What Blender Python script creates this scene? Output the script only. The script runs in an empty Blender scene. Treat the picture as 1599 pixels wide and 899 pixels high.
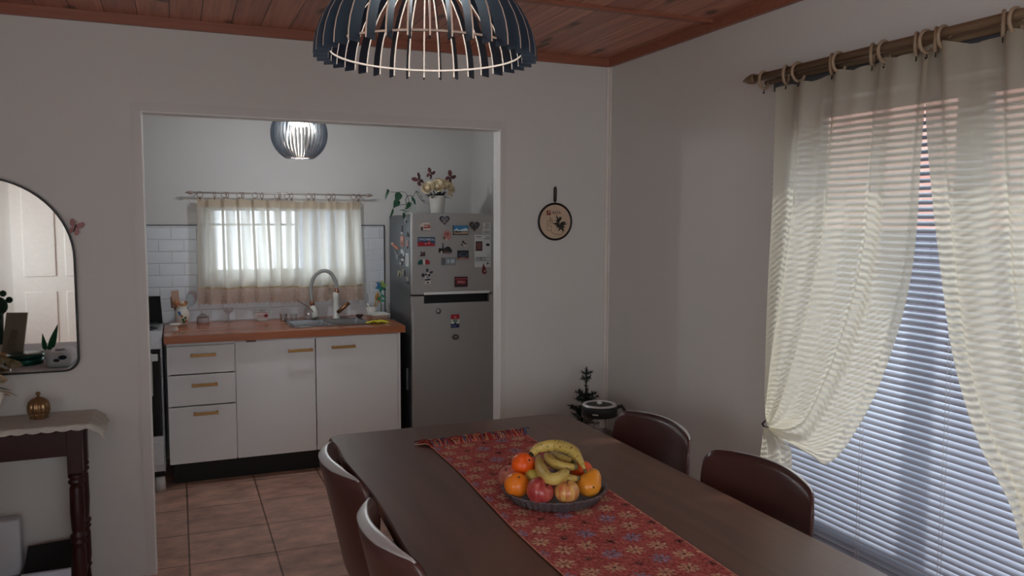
import bpy, bmesh, math, random
from math import sin, cos, pi, radians as R, sqrt
from mathutils import Vector, Matrix
random.seed(7)
sc = bpy.context.scene
COL = sc.collection

# ---------------------------------------------------------------- camera
CAM_H, F_PX, PITCH, ROLL, YAW = 1.57, 1249.8, R(4.80), R(0.219), R(22.685)
_fw = Vector((sin(YAW) * cos(PITCH), cos(YAW) * cos(PITCH), -sin(PITCH)))
_rt = Vector((cos(YAW), -sin(YAW), 0)); _up = _rt.cross(_fw)
_r2 = cos(ROLL) * _rt + sin(ROLL) * _up
_u2 = -sin(ROLL) * _rt + cos(ROLL) * _up
CPOS = Vector((0, 0, CAM_H))
cam_d = bpy.data.cameras.new('camera'); cam = bpy.data.objects.new('camera', cam_d); COL.objects.link(cam)
cam_d.sensor_width = 36; cam_d.lens = F_PX / 1599 * 36; cam_d.clip_start = 0.05
m = Matrix((_r2, _u2, -_fw)).transposed().to_4x4(); m.translation = CPOS; cam.matrix_world = m
sc.camera = cam

def at(px, py, ax, v):
    """point of the room seen at a pixel of the 1599x899 photo on the plane axis = v"""
    d = _r2 * ((px - 799.5) / F_PX) - _u2 * ((py - 449.5) / F_PX) + _fw
    return CPOS + d * ((v - CPOS[ax]) / d[ax])

# ---------------------------------------------------------------- light and exposure
sc.view_settings.view_transform = 'Standard'; sc.view_settings.look = 'None'
sc.view_settings.gamma = 1; sc.view_settings.use_curve_mapping = False
sc.view_settings.exposure = 0.22
sc.cycles.use_denoising = True
sc.cycles.max_bounces = 10; sc.cycles.diffuse_bounces = 5; sc.cycles.transparent_max_bounces = 24
sc.cycles.sample_clamp_indirect = 6; sc.cycles.caustics_reflective = False; sc.cycles.caustics_refractive = False
w = bpy.data.worlds.new('sky'); sc.world = w; w.use_nodes = True
bg = w.node_tree.nodes['Background']; bg.inputs[0].default_value = (0.78, 0.89, 1.0, 1); bg.inputs[1].default_value = 4.0

def light(name, kind, loc, energy, color=(1, 1, 1), size=None, sy=None, rot=None, parent=None):
    d = bpy.data.lights.new(name, kind); d.energy = energy; d.color = color
    if kind == 'AREA':
        d.shape = 'RECTANGLE'; d.size = size; d.size_y = sy or size
    elif kind == 'POINT': d.shadow_soft_size = size
    elif kind == 'SUN': d.angle = size
    o = bpy.data.objects.new(name, d); COL.objects.link(o); o.location = loc
    if rot: o.rotation_euler = rot
    if parent: o.parent = parent
    return o
sun = light('sun', 'SUN', (0, 0, 8), 3.8, (1, 0.97, 0.94), R(3.4))
sun.rotation_euler = Vector((1, -0.22, 1.28)).to_track_quat('Z', 'Y').to_euler()
# fill lights added at unseen windows, then portals at the two windows in view
a = light('fill_light_front', 'AREA', (0.4, -1.52, 1.45), 5, (1.0, 0.96, 0.92), 1.6, 1.3)  # unseen source added behind the camera to fill the room
a.rotation_euler = Vector((0, -1, 0)).to_track_quat('Z', 'Y').to_euler()
a = light('fill_light_left', 'AREA', (-1.93, -0.45, 1.45), 15, (1.0, 0.97, 0.93), 1.2, 1.2)  # unseen source added to brighten the mirrored wall and the right wall
a.rotation_euler = Vector((-1, 0, 0)).to_track_quat('Z', 'Y').to_euler()
a = light('daylight_kitchen_window', 'AREA', (0.65, 5.74, 1.43), 10, (0.95, 0.97, 1.0), 0.9, 0.44)
a.rotation_euler = Vector((0, 1, 0)).to_track_quat('Z', 'Y').to_euler()
a.data.cycles.is_portal = True
a = light('daylight_right_window', 'AREA', (2.29, 1.76, 1.27), 10, (0.9, 0.95, 1.0), 1.25, 1.45)
a.rotation_euler = Vector((1, 0, 0)).to_track_quat('Z', 'Y').to_euler()
a.data.cycles.is_portal = True

# ---------------------------------------------------------------- materials
def nt(name):
    m = bpy.data.materials.new(name); m.use_nodes = True
    return m, m.node_tree, m.node_tree.nodes['Principled BSDF']
def s2l(c):
    return tuple(((x / 255 / 12.92) if x / 255 <= .04045 else ((x / 255 + .055) / 1.055) ** 2.4) for x in c)
def N(t, ty, **k):
    n = t.nodes.new(ty)
    for a, b in k.items():
        if hasattr(n, a): setattr(n, a, b)
        else: n.inputs[a].default_value = b
    return n
_mc = {}
def mat(rgb, rough=.5, metal=0, var=.08, scale=30, bump=0.0, spec=.5, coat=0, alpha=1, trans=0, ior=1.45, name=None, stretch=None, coat_rough=.1):
    """procedural paint / metal / plastic: colour mottled by noise, optional bump. rgb is sRGB 0-255"""
    key = (rgb, rough, metal, var, scale, bump, spec, coat, alpha, trans, stretch)
    if key in _mc: return _mc[key]
    m, t, b = nt(name or 'surface')
    c = s2l(rgb)
    tc = N(t, 'ShaderNodeTexCoord'); mp = N(t, 'ShaderNodeMapping')
    if stretch: mp.inputs['Scale'].default_value = stretch
    t.links.new(tc.outputs['Object'], mp.inputs[0])
    n = N(t, 'ShaderNodeTexNoise'); n.inputs['Scale'].default_value = scale; n.inputs['Detail'].default_value = 5
    t.links.new(mp.outputs[0], n.inputs[0])
    mx = N(t, 'ShaderNodeMix', data_type='RGBA')
    mx.inputs[6].default_value = (*[x * (1 - var) for x in c], 1); mx.inputs[7].default_value = (*[min(1, x * (1 + var)) for x in c], 1)
    t.links.new(n.outputs[0], mx.inputs[0]); t.links.new(mx.outputs[2], b.inputs['Base Color'])
    b.inputs['Roughness'].default_value = rough; b.inputs['Metallic'].default_value = metal
    b.inputs['Specular IOR Level'].default_value = spec; b.inputs['Coat Weight'].default_value = coat
    b.inputs['Coat Roughness'].default_value = coat_rough
    b.inputs['Transmission Weight'].default_value = trans; b.inputs['IOR'].default_value = ior; b.inputs['Alpha'].default_value = alpha
    if bump:
        bp = N(t, 'ShaderNodeBump'); bp.inputs['Strength'].default_value = bump; bp.inputs['Distance'].default_value = .004
        t.links.new(n.outputs[0], bp.inputs['Height']); t.links.new(bp.outputs[0], b.inputs['Normal'])
    _mc[key] = m
    return m
def emit(rgb, strength):
    m, t, b = nt('glow')
    b.inputs['Base Color'].default_value = (.8, .8, .8, 1)
    b.inputs['Emission Color'].default_value = (*rgb, 1); b.inputs['Emission Strength'].default_value = strength
    return m
def thin_glass(rgb=(0.9, 0.95, 0.95), clear=.85):
    """thin-walled clear glass: mostly see-through, a glossy reflection on top"""
    m, t, b = nt('clear_glass'); out = t.nodes['Material Output']
    tr = N(t, 'ShaderNodeBsdfTransparent'); tr.inputs[0].default_value = (*rgb, 1)
    gl = N(t, 'ShaderNodeBsdfGlossy'); gl.inputs['Roughness'].default_value = .04
    fr = N(t, 'ShaderNodeLayerWeight'); pw = N(t, 'ShaderNodeMath', operation='POWER'); pw.inputs[1].default_value = 5; t.links.new(fr.outputs['Facing'], pw.inputs[0])
    ml = N(t, 'ShaderNodeMath', operation='MULTIPLY_ADD'); ml.inputs[1].default_value = .9; ml.inputs[2].default_value = (1 - clear) * .5
    t.links.new(pw.outputs[0], ml.inputs[0])
    mx = N(t, 'ShaderNodeMixShader'); t.links.new(ml.outputs[0], mx.inputs[0]); t.links.new(tr.outputs[0], mx.inputs[1]); t.links.new(gl.outputs[0], mx.inputs[2])
    t.links.new(mx.outputs[0], out.inputs[0])
    return m
def cloth(rgb, see=.08, transl=.5, scale=900, edge=1.0):
    """woven cloth: diffuse + light coming through, and open gaps in the weave (fewer at grazing angles)"""
    m, t, b = nt('woven_cloth'); out = t.nodes['Material Output']
    c = s2l(rgb)
    tc = N(t, 'ShaderNodeTexCoord'); n = N(t, 'ShaderNodeTexNoise'); n.inputs['Scale'].default_value = 14; n.inputs['Detail'].default_value = 4
    t.links.new(tc.outputs['Object'], n.inputs[0])
    mc = N(t, 'ShaderNodeMix', data_type='RGBA'); mc.inputs[6].default_value = (*[x * .93 for x in c], 1); mc.inputs[7].default_value = (*c, 1)
    t.links.new(n.outputs[0], mc.inputs[0])
    df = N(t, 'ShaderNodeBsdfDiffuse'); tl = N(t, 'ShaderNodeBsdfTranslucent'); tr = N(t, 'ShaderNodeBsdfTransparent')
    t.links.new(mc.outputs[2], df.inputs[0]); t.links.new(mc.outputs[2], tl.inputs[0])
    m1 = N(t, 'ShaderNodeMixShader'); m1.inputs[0].default_value = transl
    t.links.new(df.outputs[0], m1.inputs[1]); t.links.new(tl.outputs[0], m1.inputs[2])
    m2 = N(t, 'ShaderNodeMixShader')
    lw = N(t, 'ShaderNodeLayerWeight'); lw.inputs[0].default_value = .5
    iv = N(t, 'ShaderNodeMath', operation='SUBTRACT'); iv.inputs[0].default_value = 1; t.links.new(lw.outputs['Facing'], iv.inputs[1])
    pw = N(t, 'ShaderNodeMath', operation='POWER'); pw.inputs[1].default_value = edge; t.links.new(iv.outputs[0], pw.inputs[0])
    ma = N(t, 'ShaderNodeMath', operation='MULTIPLY'); ma.inputs[1].default_value = see
    t.links.new(pw.outputs[0], ma.inputs[0]); t.links.new(ma.outputs[0], m2.inputs[0])
    t.links.new(m1.outputs[0], m2.inputs[1]); t.links.new(tr.outputs[0], m2.inputs[2])
    t.links.new(m2.outputs[0], out.inputs[0])
    return m
def bricks(c1, c2, mortar, bw, bh, gap, off=.5, axes='XY', origin=(0, 0), rough=.4, streak=None, bump=.6, mvar=.35, spec=.5, smooth=.1, knots=False, dist=.002):
    m, t, b = nt('tiled_surface')
    tc = N(t, 'ShaderNodeTexCoord'); sx = N(t, 'ShaderNodeSeparateXYZ'); cx = N(t, 'ShaderNodeCombineXYZ')
    t.links.new(tc.outputs['Object'], sx.inputs[0])
    for i, (a, o) in enumerate(zip(axes, origin)):
        su = N(t, 'ShaderNodeMath', operation='SUBTRACT'); su.inputs[1].default_value = o
        t.links.new(sx.outputs['XYZ'.index(a)], su.inputs[0]); t.links.new(su.outputs[0], cx.inputs[i])
    br = N(t, 'ShaderNodeTexBrick'); br.offset = off; br.squash = 1
    br.inputs['Color1'].default_value = (*s2l(c1), 1); br.inputs['Color2'].default_value = (*s2l(c2), 1); br.inputs['Mortar'].default_value = (*s2l(mortar), 1)
    br.inputs['Scale'].default_value = 1; br.inputs['Brick Width'].default_value = bw; br.inputs['Row Height'].default_value = bh
    br.inputs['Mortar Size'].default_value = gap; br.inputs['Mortar Smooth'].default_value = smooth
    t.links.new(cx.outputs[0], br.inputs['Vector'])
    col = br.outputs['Color']
    if streak:
        mp = N(t, 'ShaderNodeMapping'); mp.inputs['Scale'].default_value = streak; t.links.new(tc.outputs['Object'], mp.inputs[0])
        n = N(t, 'ShaderNodeTexNoise'); n.inputs['Scale'].default_value = 1; n.inputs['Detail'].default_value = 8; n.inputs['Roughness'].default_value = .65
        t.links.new(mp.outputs[0], n.inputs[0])
        rp = N(t, 'ShaderNodeMapRange'); rp.inputs[1].default_value = .3; rp.inputs[2].default_value = .7; rp.inputs[3].default_value = 1 - mvar; rp.inputs[4].default_value = 1 + mvar
        t.links.new(n.outputs[0], rp.inputs[0])
        mu = N(t, 'ShaderNodeMix', data_type='RGBA', blend_type='MULTIPLY'); mu.inputs[0].default_value = 1
        t.links.new(col, mu.inputs[6]); t.links.new(rp.outputs[0], mu.inputs[7]); col = mu.outputs[2]
    if knots:
        mp = N(t, 'ShaderNodeMapping'); mp.inputs['Scale'].default_value = knots; t.links.new(tc.outputs['Object'], mp.inputs[0])
        v = N(t, 'ShaderNodeTexVoronoi', voronoi_dimensions='2D'); v.inputs['Scale'].default_value = 1; v.inputs['Randomness'].default_value = 1
        nz = N(t, 'ShaderNodeTexNoise'); nz.inputs['Scale'].default_value = 9
        t.links.new(tc.outputs['Object'], nz.inputs[0])
        ad = N(t, 'ShaderNodeMix', data_type='RGBA', blend_type='ADD'); ad.inputs[0].default_value = .25
        t.links.new(mp.outputs[0], ad.inputs[6]); t.links.new(nz.outputs['Color'], ad.inputs[7])
        t.links.new(ad.outputs[2], v.inputs['Vector'])
        rp = N(t, 'ShaderNodeMapRange'); rp.inputs[1].default_value = .05; rp.inputs[2].default_value = .13; rp.inputs[3].default_value = .22; rp.inputs[4].default_value = 1
        t.links.new(v.outputs['Distance'], rp.inputs[0])
        mu = N(t, 'ShaderNodeMix', data_type='RGBA', blend_type='MULTIPLY'); mu.inputs[0].default_value = 1
        t.links.new(col, mu.inputs[6]); t.links.new(rp.outputs[0], mu.inputs[7]); col = mu.outputs[2]
    t.links.new(col, b.inputs['Base Color'])
    b.inputs['Roughness'].default_value = rough; b.inputs['Specular IOR Level'].default_value = spec
    inv = N(t, 'ShaderNodeMath', operation='SUBTRACT'); inv.inputs[0].default_value = 1; t.links.new(br.outputs['Fac'], inv.inputs[1])
    bp = N(t, 'ShaderNodeBump'); bp.inputs['Strength'].default_value = bump; bp.inputs['Distance'].default_value = dist
    t.links.new(inv.outputs[0], bp.inputs['Height']); t.links.new(bp.outputs[0], b.inputs['Normal'])
    return m

# ---------------------------------------------------------------- mesh builder
class MB:
    def __init__(s): s.b = bmesh.new()
    def _new(s, vs, fs, mi=0, smooth=False):
        bv = [s.b.verts.new(v) for v in vs]; out = []
        for f in fs:
            try:
                bf = s.b.faces.new([bv[i] for i in f]); bf.material_index = mi; bf.smooth = smooth; out.append(bf)
            except ValueError: pass
        return bv, out
    def box(s, a, b, mi=0, bev=0, seg=2):
        x0, x1 = sorted((a[0], b[0])); y0, y1 = sorted((a[1], b[1])); z0, z1 = sorted((a[2], b[2]))
        vs = [(x, y, z) for x in (x0, x1) for y in (y0, y1) for z in (z0, z1)]
        fs = [(0, 1, 3, 2), (4, 6, 7, 5), (0, 4, 5, 1), (2, 3, 7, 6), (0, 2, 6, 4), (1, 5, 7, 3)]
        bv, bf = s._new(vs, fs, mi)
        if bev:
            es = list({e for f in bf for e in f.edges})
            r = bmesh.ops.bevel(s.b, geom=es, offset=bev, segments=seg, profile=.5, affect='EDGES')
            for f in r['faces']: f.material_index = mi; f.smooth = True
        return s
    def grid(s, fn, nu, nv, mi=0, smooth=True, closed_u=False, mfn=None):
        vs = [fn(i / nu, j / nv) for j in range(nv + 1) for i in range(nu + (0 if closed_u else 1))]
        W = nu if closed_u else nu + 1; fs = []
        for j in range(nv):
            for i in range(nu):
                i2 = (i + 1) % W if closed_u else i + 1
                fs.append((j * W + i, j * W + i2, (j + 1) * W + i2, (j + 1) * W + i))
        bv, bf = s._new(vs, fs, mi, smooth)
        if mfn:
            for k, f in enumerate(bf): f.material_index = mfn(k % nu, k // nu)
        return s
    def tube(s, pts, r, seg=10, mi=0, caps=True, flat=1.0, closed=False, upv=(0, 0, 1)):
        pts = [Vector(p) for p in pts]; n = len(pts)
        rr = r if isinstance(r, (list, tuple)) else [r] * n
        vs = []; nrm = None
        for i, p in enumerate(pts):
            t = (pts[(i + 1) % n] - pts[i - 1]) if closed else (pts[min(i + 1, n - 1)] - pts[max(i - 1, 0)])
            t.normalize()
            if nrm is None:
                u = Vector(upv)
                if abs(u.dot(t)) > .95: u = Vector((1, 0, 0))
                nrm = (u - t * u.dot(t)).normalized()
            else: nrm = (nrm - t * nrm.dot(t)).normalized()
            bi = t.cross(nrm)
            for k in range(seg):
                a = 2 * pi * k / seg
                vs.append(p + (nrm * cos(a) * flat + bi * sin(a)) * rr[i])
        fs = []
        for i in range(n if closed else n - 1):
            for k in range(seg):
                a, b2 = i * seg + k, i * seg + (k + 1) % seg; c = ((i + 1) % n) * seg
                fs.append((a, b2, c + (k + 1) % seg, c + k))
        bv, bf = s._new(vs, fs, mi, True)
        if caps and not closed:
            for st in (0, n - 1):
                try:
                    f = s.b.faces.new(bv[st * seg:(st + 1) * seg]); f.material_index = mi
                except ValueError: pass
        return s
    def cyl(s, p0, p1, r0, r1=None, seg=20, mi=0, caps=True):
        return s.tube([p0, p1], [r0, r0 if r1 is None else r1], seg, mi, caps)
    def lathe(s, prof, c=(0, 0, 0), seg=32, mi=0, cap=True, flute=None, smooth=True, mfn=None):
        c = Vector(c); vs = []
        for r, z in prof:
            for k in range(seg):
                a = 2 * pi * k / seg; q = r * (flute(a) if flute else 1)
                vs.append((c.x + q * cos(a), c.y + q * sin(a), c.z + z))
        fs = [(i * seg + k, i * seg + (k + 1) % seg, (i + 1) * seg + (k + 1) % seg, (i + 1) * seg + k) for i in range(len(prof) - 1) for k in range(seg)]
        bv, bf = s._new(vs, fs, mi, smooth)
        if mfn:
            for q, f in enumerate(bf): f.material_index = mfn(q // seg)
        if cap:
            for st in (0, len(prof) - 1):
                if prof[st][0] > 1e-4:
                    try:
                        f = s.b.faces.new(bv[st * seg:(st + 1) * seg]); f.material_index = mi
                    except ValueError: pass
        return s
    def ball(s, c, r, sc3=(1, 1, 1), seg=16, mi=0, rot=None, fn=None):
        c = Vector(c); M3 = rot or Matrix.Identity(3); vs = []; n = seg // 2
        for j in range(n + 1):
            th = pi * j / n
            for k in range(seg):
                ph = 2 * pi * k / seg
                v = Vector((sin(th) * cos(ph) * sc3[0], sin(th) * sin(ph) * sc3[1], cos(th) * sc3[2])) * r
                if fn: v = fn(v)
                vs.append(c + M3 @ v)
        fs = [(j * seg + k, (j + 1) * seg + k, (j + 1) * seg + (k + 1) % seg, j * seg + (k + 1) % seg) for j in range(n) for k in range(seg)]
        s._new(vs, fs, mi, True); return s
    def prism(s, poly, a, b, axis='z', mi=0, smooth=False):
        """polygon extruded between a and b along an axis; poly in the two other axes"""
        def P(u, v, w): return {'z': (u, v, w), 'y': (u, w, v), 'x': (w, u, v)}[axis]
        n = len(poly)
        vs = [P(u, v, a) for u, v in poly] + [P(u, v, b) for u, v in poly]
        fs = [tuple(range(n)), tuple(range(2 * n - 1, n - 1, -1))] + [(i, (i + 1) % n, n + (i + 1) % n, n + i) for i in range(n)]
        s._new(vs, fs, mi, smooth); return s
    def leaf(s, base, tip, width, nrm=(0, 0, 1), droop=.0, mi=0, fold=.15, n=6, shape=.55):
        base = Vector(base); tip = Vector(tip); ax = tip - base; L = ax.length; side = ax.cross(Vector(nrm))
        if side.length < 1e-6: side = ax.cross(Vector((1, 0, 0)))
        side.normalize(); up = side.cross(ax).normalized(); vs = []
        for i in range(n + 1):
            t = i / n; w_ = width / 2 * (sin(pi * t ** shape)) ** .9 if 0 < t < 1 else 0.0006
            c = base + ax * t + up * (droop * L * sin(pi * t))
            vs += [c - side * w_ + up * w_ * fold, c, c + side * w_ + up * w_ * fold]
        fs = []
        for i in range(n):
            for k in range(2): fs.append((i * 3 + k, i * 3 + k + 1, i * 3 + k + 4, i * 3 + k + 3))
        s._new(vs, fs, mi, True); return s
    def build(s, name, mats, parent=None, world=True, weld=False, kind=None):
        b = s.b
        if weld: bmesh.ops.remove_doubles(b, verts=b.verts, dist=1e-5)
        bmesh.ops.recalc_face_normals(b, faces=b.faces)
        me = bpy.data.meshes.new(name)
        if parent is not None and world:
            r = parent
            while r.parent: r = r.parent
            off = r.location.copy()
            for v in b.verts: v.co -= off
        b.to_mesh(me); b.free()
        for m_ in (mats if isinstance(mats, (list, tuple)) else [mats]): me.materials.append(m_)
        o = bpy.data.objects.new(name, me); COL.objects.link(o)
        if parent is not None: o.parent = parent
        if kind: o['kind'] = kind
        return o

def tag(o, label, cat, group=None):
    o['label'] = label; o['category'] = cat
    if group: o['group'] = group
    return o
def thing(name, label, cat, loc=(0, 0, 0), rz=0, group=None):
    o = bpy.data.objects.new(name, None); COL.objects.link(o); o.location = loc; o.rotation_euler = (0, 0, rz)
    o.empty_display_size = .05
    return tag(o, label, cat, group)
def struct(o): o['kind'] = 'structure'; return o
def dup(root, loc, rz, label, group=None):
    r = root.copy(); COL.objects.link(r); r.location = loc; r.rotation_euler = (0, 0, rz); r['label'] = label
    if group: r['group'] = group
    def kids(src, dst):
        for ch in list(src.children):
            c = ch.copy(); COL.objects.link(c); c.parent = dst; kids(ch, c)
    kids(root, r)
    return r
def centered(mb_obj):
    """give a one-mesh thing an origin at its base"""
    me = mb_obj.data; xs = [v.co.copy() for v in me.vertices]
    lo = Vector((min(v[i] for v in xs) for i in range(3))); hi = Vector((max(v[i] for v in xs) for i in range(3)))
    c = Vector(((lo.x + hi.x) / 2, (lo.y + hi.y) / 2, lo.z)); me.transform(Matrix.Translation(-c)); mb_obj.location = c
    return mb_obj
def one(mb, name, mats, label, cat, group=None):
    return tag(centered(mb.build(name, mats)), label, cat, group)
def words(name, text, size, loc, facing, mt, parent=None, align='CENTER', depth=.0004):
    """flat lettering as mesh. facing: '-y' (front of fridge) """
    cu = bpy.data.curves.new(name, 'FONT'); cu.body = text; cu.size = size; cu.align_x = align; cu.align_y = 'CENTER'; cu.extrude = depth
    o = bpy.data.objects.new(name, cu); COL.objects.link(o)
    dg = bpy.context.evaluated_depsgraph_get(); me = bpy.data.meshes.new_from_object(o.evaluated_get(dg))
    bpy.data.objects.remove(o); me.transform(Matrix.Rotation(pi / 2, 4, 'X'))
    off = Vector(loc)
    if parent is not None:
        r = parent
        while r.parent: r = r.parent
        off = off - r.location
    me.transform(Matrix.Translation(off)); me.materials.clear(); me.materials.append(mt)
    o = bpy.data.objects.new(name, me); COL.objects.link(o)
    if parent is not None: o.parent = parent
    return o
def pl(P, t):
    """point on a smooth path through P at t in 0..1 (Catmull-Rom)"""
    n = len(P) - 1; x = min(max(t, 0), 1) * n; i = min(int(x), n - 1); f = x - i
    a, b, c, d = P[max(i - 1, 0)], P[i], P[i + 1], P[min(i + 2, n)]
    return tuple(.5 * (2 * b[k] + (c[k] - a[k]) * f + (2 * a[k] - 5 * b[k] + 4 * c[k] - d[k]) * f * f + (3 * b[k] - a[k] - 3 * c[k] + d[k]) * f ** 3) for k in range(len(b)))
def path(P, n): return [pl(P, i / n) for i in range(n + 1)]
# ================================================================ the room
YD, YD2 = 3.785, 3.865          # partition between dining room and kitchen
YK = 5.62                       # kitchen far wall
XR = 2.141                      # right wall
CZ = 2.42
PAINT = mat((210, 206, 200), .85, var=.03, scale=3, bump=.15, name='wall_paint')
PAINT_K = mat((212, 209, 206), .85, var=.03, scale=3, bump=.1, name='kitchen_paint')
TRIMP = mat((205, 200, 194), .5, var=.04, scale=6, name='casing_paint')
FLOOR = bricks((206, 164, 144), (186, 144, 126), (112, 84, 70), .381, .3795, .0042, off=0, axes='XY', origin=(.010, 3.827 - .3795 * 20), rough=.32, streak=(5.5, 9, 1), mvar=.42, bump=.8)
CEIL = bricks((194, 134, 110), (170, 112, 92), (80, 46, 38), 40, .123, .0022, off=0, axes='YX', origin=(-20, -.003), rough=.38, streak=(34, 1.6, 1), mvar=.30, knots=(4.2, 1.5, 1), bump=.8)
WOODTRIM = mat((150, 94, 74), .4, var=.3, scale=1, stretch=(3, 60, 60), name='cornice_wood')
TILE = bricks((218, 221, 225), (212, 215, 220), (226, 228, 231), .152, .077, .006, off=.5, axes='XZ', origin=(-.19, .90 - .077 * 4), rough=.3, smooth=1.0, bump=.8, dist=.003)
BLACKTRIM = mat((40, 40, 42), .4)

def wbox(name, boxes, mt): 
    b = MB()
    for p, q in boxes: b.box(p, q)
    return struct(b.build(name, mt))
wbox('floor', [((-2.1, -1.7, -.08), (2.4, 5.75, 0))], FLOOR)
wbox('ceiling', [((-2.1, -1.7, CZ), (2.4, YD2, CZ + .06))], CEIL)
wbox('ceiling_kitchen', [((-1.1, YD2, CZ + .0), (2.4, 5.75, CZ + .06))], PAINT_K)
JL, JR, JT = -.128, 1.517, 2.026
wbox('wall_back', [((-2.1, YD, 0), (JL, YD2, CZ)), ((JR, YD, 0), (XR + .16, YD2, CZ)), ((JL, YD, JT), (JR, YD2, CZ))], PAINT)
WY0, WY1, WZ0, WZ1 = 1.13, 2.40, .53, 2.01
wbox('wall_right', [((XR, -1.7, 0), (XR + .16, WY0, CZ)), ((XR, WY1, 0), (XR + .16, YD, CZ)), ((XR, WY0, 0), (XR + .16, WY1, WZ0)), ((XR, WY0, WZ1), (XR + .16, WY1, CZ))], PAINT)
wbox('wall_left', [((-2.1, -1.7, 0), (-2.0, -1.1, CZ)), ((-2.1, .2, 0), (-2.0, YD, CZ)), ((-2.1, -1.1, 0), (-2.0, .2, .85)), ((-2.1, -1.1, 2.05), (-2.0, .2, CZ))], PAINT)
# wall behind the camera, with an added unseen window for the fill light
wbox('wall_front', [((-2.1, -1.7, 0), (-.4, -1.6, CZ)), ((1.2, -1.7, 0), (XR, -1.6, CZ)), ((-.4, -1.7, 0), (1.2, -1.6, .8)), ((-.4, -1.7, 2.1), (1.2, -1.6, CZ))], PAINT)
KX0, KX1, KZ0, KZ1 = .175, 1.135, 1.20, 1.665
wbox('wall_far', [((-1.0, YK, 0), (KX0, YK + .15, CZ)), ((KX1, YK, 0), (2.2, YK + .15, CZ)), ((KX0, YK, 0), (KX1, YK + .15, KZ0)), ((KX0, YK, KZ1), (KX1, YK + .15, CZ))], PAINT_K)
wbox('wall_kitchen_left', [((-1.1, YD2, 0), (-1.0, YK, CZ))], PAINT_K)
wbox('wall_kitchen_right', [((2.02, YD2, 0), (2.12, YK, CZ))], PAINT_K)
# ceiling mouldings, panel joint, corner bead
wbox('trim_1', [((-2.0, YD - .022, CZ - .042), (XR - .022, YD, CZ))], WOODTRIM)
wbox('trim_2', [((XR - .022, -1.6, CZ - .042), (XR, YD, CZ))], WOODTRIM)
wbox('trim_3', [((-2.0, 2.875, CZ - .012), (XR - .022, 2.905, CZ))], WOODTRIM)
wbox('trim_4', [((XR - .022, YD - .006, 0), (XR, YD, CZ - .042)), ((XR - .006, YD - .018, 0), (XR, YD, CZ - .042))], mat((222, 214, 206), .6))
# doorway casing: outer architrave and bright inner lining
b = MB()
b.box((JL - .040, YD - .010, 0), (JL, YD, JT + .040)); b.box((JR, YD - .004, 0), (JR + .028, YD, JT + .040)); b.box((JL, YD - .010, JT), (JR, YD, JT + .040))
struct(b.build('trim_5', TRIMP))
b = MB()
b.box((JL, YD - .010, 0), (JL + .004, YD2 + .006, JT)); b.box((JR - .004, YD - .004, 0), (JR, YD2 + .006, JT)); b.box((JL + .004, YD - .010, JT - .004), (JR - .004, YD2 + .006, JT))
struct(b.build('trim_6', mat((236, 234, 230), .45)))
# tiled splashback with black edging
b = MB(); y0 = YK - .010
b.box((-1.0, y0, .90), (KX0, YK, 1.53)); b.box((KX1, y0, .90), (1.355, YK, 1.53)); b.box((KX0, y0, .90), (KX1, YK, KZ0))
struct(b.build('trim_7', TILE))
wbox('trim_8', [((-1.0, y0 - .003, 1.53), (.165, YK, 1.536)), ((1.145, y0 - .003, 1.53), (1.361, YK, 1.536)), ((1.355, y0 - .003, .90), (1.361, YK, 1.53))], BLACKTRIM)

# kitchen window: white metal frame, two sashes with bars
def window(name, lo, hi, axis, bars, mt, pane, fr=.035, d=.03):
    """axis 'y': window in a wall facing y, lo/hi = (x,z) corners at y=lo[2]"""
    (u0, v0, w0), (u1, v1, _) = lo, hi
    def B(b, ua, va, ub, vb, wa, wb):
        if axis == 'y': b.box((ua, wa, va), (ub, wb, vb))
        else: b.box((wa, ua, va), (wb, ub, vb))
    b = MB(); B(b, u0, v0, u1, v0 + fr, w0, w0 + d); B(b, u0, v1 - fr, u1, v1, w0, w0 + d); B(b, u0, v0 + fr, u0 + fr, v1 - fr, w0, w0 + d); B(b, u1 - fr, v0 + fr, u1, v1 - fr, w0, w0 + d)
    for (ua, va, ub, vb) in bars: B(b, ua, va, ub, vb, w0, w0 + d)
    fo = struct(b.build(name, mt))
    b = MB(); B(b, u0 + fr, v0 + fr, u1 - fr, v1 - fr, w0 + d * .45, w0 + d * .55)
    o = b.build('window_pane', pane, fo)
    return fo
PANE = thin_glass((.97, .985, .985), .96)
WF = mat((225, 226, 228), .4)
window('window_1', (KX0, KZ0, YK + .09), (KX1, KZ1, 0), 'y', [(.63, KZ0, .66, KZ1), (KX0, 1.53, .63, 1.545), (.66, 1.53, .75, 1.545)], WF, PANE)
# right window, aluminium, sliding sashes with a wide meeting stile
window('window_2', (WY0, WZ0, XR + .10), (WY1, WZ1, 0), 'x', [(1.69, WZ0, 1.79, WZ1)], mat((120, 118, 120), .45), PANE, fr=.04, d=.035)
window('window_added_front', (-.4, .8, -1.67), (1.2, 2.1, 0), 'y', [(.38, .8, .42, 2.1)], WF, PANE)  # unseen window added around the front fill light
window('window_added_left', (-1.1, .85, -2.06), (.2, 2.05, 0), 'x', [(-.47, .85, -.43, 2.05)], WF, PANE)  # invented window, out of view, to go with the left fill light
# panelled white door on the wall behind the camera (seen in the mirror)
b = MB(); b.box((-1.50, -1.6, 0), (-.66, -1.565, 2.05)); 
for z0, z1 in ((.15, .85), (1.0, 1.9)):
    b.box((-1.40, -1.572, z0), (-1.12, -1.552, z1), bev=.008); b.box((-1.04, -1.572, z0), (-.76, -1.552, z1), bev=.008)
dr = struct(b.build('door_1', mat((226, 222, 216), .5)))
MB().cyl((-.72, -1.565, 1.0), (-.72, -1.51, 1.0), .012).cyl((-.72, -1.515, 1.0), (-.82, -1.515, 1.0), .009).build('door_handle', mat((150, 140, 120), .3, 1), dr)
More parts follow.
